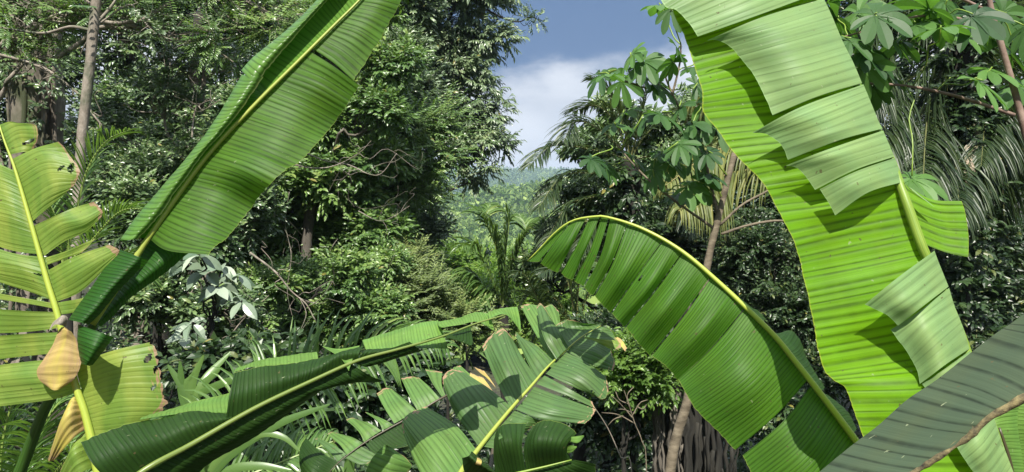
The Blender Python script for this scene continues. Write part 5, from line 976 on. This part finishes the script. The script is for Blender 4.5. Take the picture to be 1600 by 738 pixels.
def stick(label, d, paths, r, mat, name, cat, seed=0):
    C0 = W(*paths[0][0], d); x, y = fo(paths[0][0][0], d); root = thing(name, label, cat, (x, y, float(ground_z(x, y))))
    for k, path in enumerate(paths):
        pts = [W(px, py, d+.02*k) for px, py in path]
        if k == 0: pts = [np.array(root_loc(root))-[0, 0, .05]]+pts
        C = resample(pts, .02); m = MB(); tube(m, C, np.linspace(r if k == 0 else r*.55, r*.25, len(C)), 6, rough=.12, seed=seed+k); m.build('stem' if k == 0 else 'twig', mat, root, smooth=True)
stick('dead whitish twiggy sapling in the dark gap right of the slit leaves', 4.4, [[(1010, 738), (1003, 690), (992, 662), (985, 640), (975, 610)], [(992, 662), (965, 648), (940, 645)], [(988, 650), (1000, 630), (1012, 625)], [(985, 640), (980, 618), (990, 605)], [(990, 655), (970, 632), (955, 618)], [(984, 632), (968, 625), (962, 612)], [(975, 650), (960, 655), (950, 665)], [(995, 635), (1005, 640), (1010, 632)], [(986, 645), (975, 640), (965, 640)]], .008, M['bark_slim'], 'dead_sapling', 'sapling')
stick('single thin leaning stem beside the dead sapling', 3.2, [[(988, 760), (970, 715), (950, 670), (931, 640), (925, 632)]], .007, M['bark_pale'], 'dry_liana', 'liana')

# ---- strap-leaved plant and long blades lower left
def strap_plant(label, px, d, base, blades, mat, w0, name='strap_leaf_plant'):
    x, y = fo(px, d); root = thing(name, label, 'plant', (x, y, float(ground_z(x, y))))
    gb = np.array(root_loc(root)); m = MB(); tube(m, resample([gb-[0, 0, .05], W(base[0], base[1], d)], .1), .02, 8); m.build('stalk', M['rib_dg'], root, smooth=True)
    for k, bl in enumerate(blades):
        C = resample([W(base[0], base[1], d)]+[W(q[0], q[1], d+(q[2] if len(q) > 2 else 0)) for q in bl], .015); n = len(C); T = unit(np.gradient(C, axis=0))
        s = unit(np.cross(T, [0.2, -1, .4])); t = np.linspace(0, 1, n); wv = (w0*np.clip(np.sin(np.pi*np.clip(t*.93+.05, 0, 1))**.6, .02, 1))[:, None]
        u = np.cross(s, T); Vv = np.stack([C+s*wv-u*wv*.35, C, C-s*wv-u*wv*.35], 1).reshape(-1, 3); i = np.arange(n-1)[:, None]*3
        mb = MB(); mb.add(Vv, [np.concatenate([i+np.array([[0, 1, 4, 3]]), i+np.array([[1, 2, 5, 4]])])], 0, np.full(len(Vv), .3+.4*((k*37) % 10)/10)); mb.build('leaf', mat, root, smooth=True)
strap_plant('strap-leaved plant with upright pointed blades above the long dark leaf', 300, 3.0, (300, 660), [[(285, 620), (281, 565)], [(300, 600), (318, 555)], [(310, 610), (345, 575)], [(290, 615), (262, 570)], [(315, 600), (360, 550, .1)], [(292, 600), (296, 592), (302, 582)], [(305, 620), (375, 590, -.1), (395, 600)]], FOL['mid'], .016)
strap_plant('plant with long bright arching blades at the bottom left centre', 330, 2.3, (300, 800), [[(350, 720), (430, 665), (515, 632)], [(340, 720), (400, 680), (440, 682), (468, 705)], [(350, 740), (400, 728), (455, 735)], [(320, 730), (340, 690), (380, 660)], [(360, 760), (430, 745), (520, 760)], [(310, 700), (300, 660), (310, 640)]], FOL['mid'], .014)
strap_plant('drooping green blades behind the torn leaf bottom middle', 540, 2.9, (560, 780), [[(545, 730), (560, 712), (580, 730)], [(540, 745), (520, 735), (500, 760)], [(580, 740), (610, 735), (640, 760)]], FOL['mid'], .02)

# ================================================================= ground cover and far forest
def ground_cover():
    rng = np.random.default_rng(3); mb = MB(); n = 5200
    d = rng.uniform(2.6, 17, n)**1.0; px = rng.uniform(-80, 1680, n); x = (px-800)/F*d; z = ground_z(x, d)
    pos = np.stack([x, d, z+rng.uniform(.0, .5, n)*np.clip(d/6, .5, 1.4)], -1); td = rng.normal(size=(n, 3))*.6+np.array([0, -.2, .8])
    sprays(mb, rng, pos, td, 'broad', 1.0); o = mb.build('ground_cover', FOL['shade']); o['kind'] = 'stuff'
ground_cover()
def far_forest():
    """the wooded valley and hills read as one mass: many lumpy crowns made of leaf-sized faces"""
    rng = np.random.default_rng(8); mb = MB(); N_ = 9000
    y = np.concatenate([rng.uniform(45, 150, 1600), 150*np.exp(rng.uniform(0, np.log(1450/150), N_-1600))]); px = rng.uniform(610, 930, N_); x = (px-800)/F*y
    far = y > 28; x, y = x[far], y[far]; z = ground_z(x, y); r = np.where(y < 150, rng.uniform(1.3, 2.8, len(y)), rng.uniform(3, 6.5, len(y)))*(1+y/1500)
    k = 64
    dv = unit(rng.normal(size=(len(y), k, 3))); dv[..., 2] = np.abs(dv[..., 2])
    C = np.stack([x, y, z+r*.35], -1)[:, None]+dv*(r[:, None, None]*rng.uniform(.6, 1.1, (len(y), k, 1)))
    s = (r[:, None]*rng.uniform(.14, .3, (len(y), k))).ravel(); rn = np.clip(rng.uniform(.1, .9, (len(y), 1))+rng.normal(0, .1, (len(y), k)), .02, .95).ravel()
    leaf_geom(mb, C.reshape(-1, 3), (dv+.5*rng.normal(size=dv.shape)).reshape(-1, 3), (dv+.4*rng.normal(size=dv.shape)).reshape(-1, 3)[:, [0, 1, 2]]+np.array([0, 0, .5]), s*1.2, s, rn, 0, True)
    o = mb.build('hill_forest', mat_foliage('far_canopy', (0.07, 0.14, 0.03), (0.30, 0.40, 0.10), .25, .7, .3)); o['kind'] = 'stuff'
far_forest()
# valley trees in the gap
shrub('light green bushes on the valley floor right below the far hill', 730, 26, [(700, 420, 26, 45, 18), (750, 425, 27, 40, 18), (820, 425, 27, 40, 18), (780, 440, 25, 60, 18)], 'small', FOL['fresh'], 61, 900, 2.2, 8, simple=True, r=.06)
shrub('pale bushes lower in the valley behind the small palm', 790, 18, [(740, 480, 18, 50, 26), (810, 480, 18, 50, 26), (850, 488, 17, 50, 26)], 'small', FOL['fresh'], 62, 900, 1.6, 8, simple=True, r=.05)

# haze
HZ = True
if HZ:
    m, nt, ns, L, out = nodes('haze'); v = N(nt, 'ShaderNodeVolumePrincipled'); v.inputs['Color'].default_value = (0.60, 0.78, 1.0, 1); v.inputs['Density'].default_value = 0.00048; v.inputs['Anisotropy'].default_value = 0.2; L.new(v.outputs[0], out.inputs['Volume'])
    mb = MB(); x, y0, y1, z0, z1 = 1700, -60, 1800, -45, 168
    Vv = [(-x, y0, z0), (x, y0, z0), (x, y1, z0), (-x, y1, z0), (-x, y0, z1), (x, y0, z1), (x, y1, z1), (-x, y1, z1)]
    mb.add(Vv, [np.array([[0, 3, 2, 1], [4, 5, 6, 7], [0, 1, 5, 4], [1, 2, 6, 5], [2, 3, 7, 6], [3, 0, 4, 7]])]); o = mb.build('haze', m); o['kind'] = 'stuff'
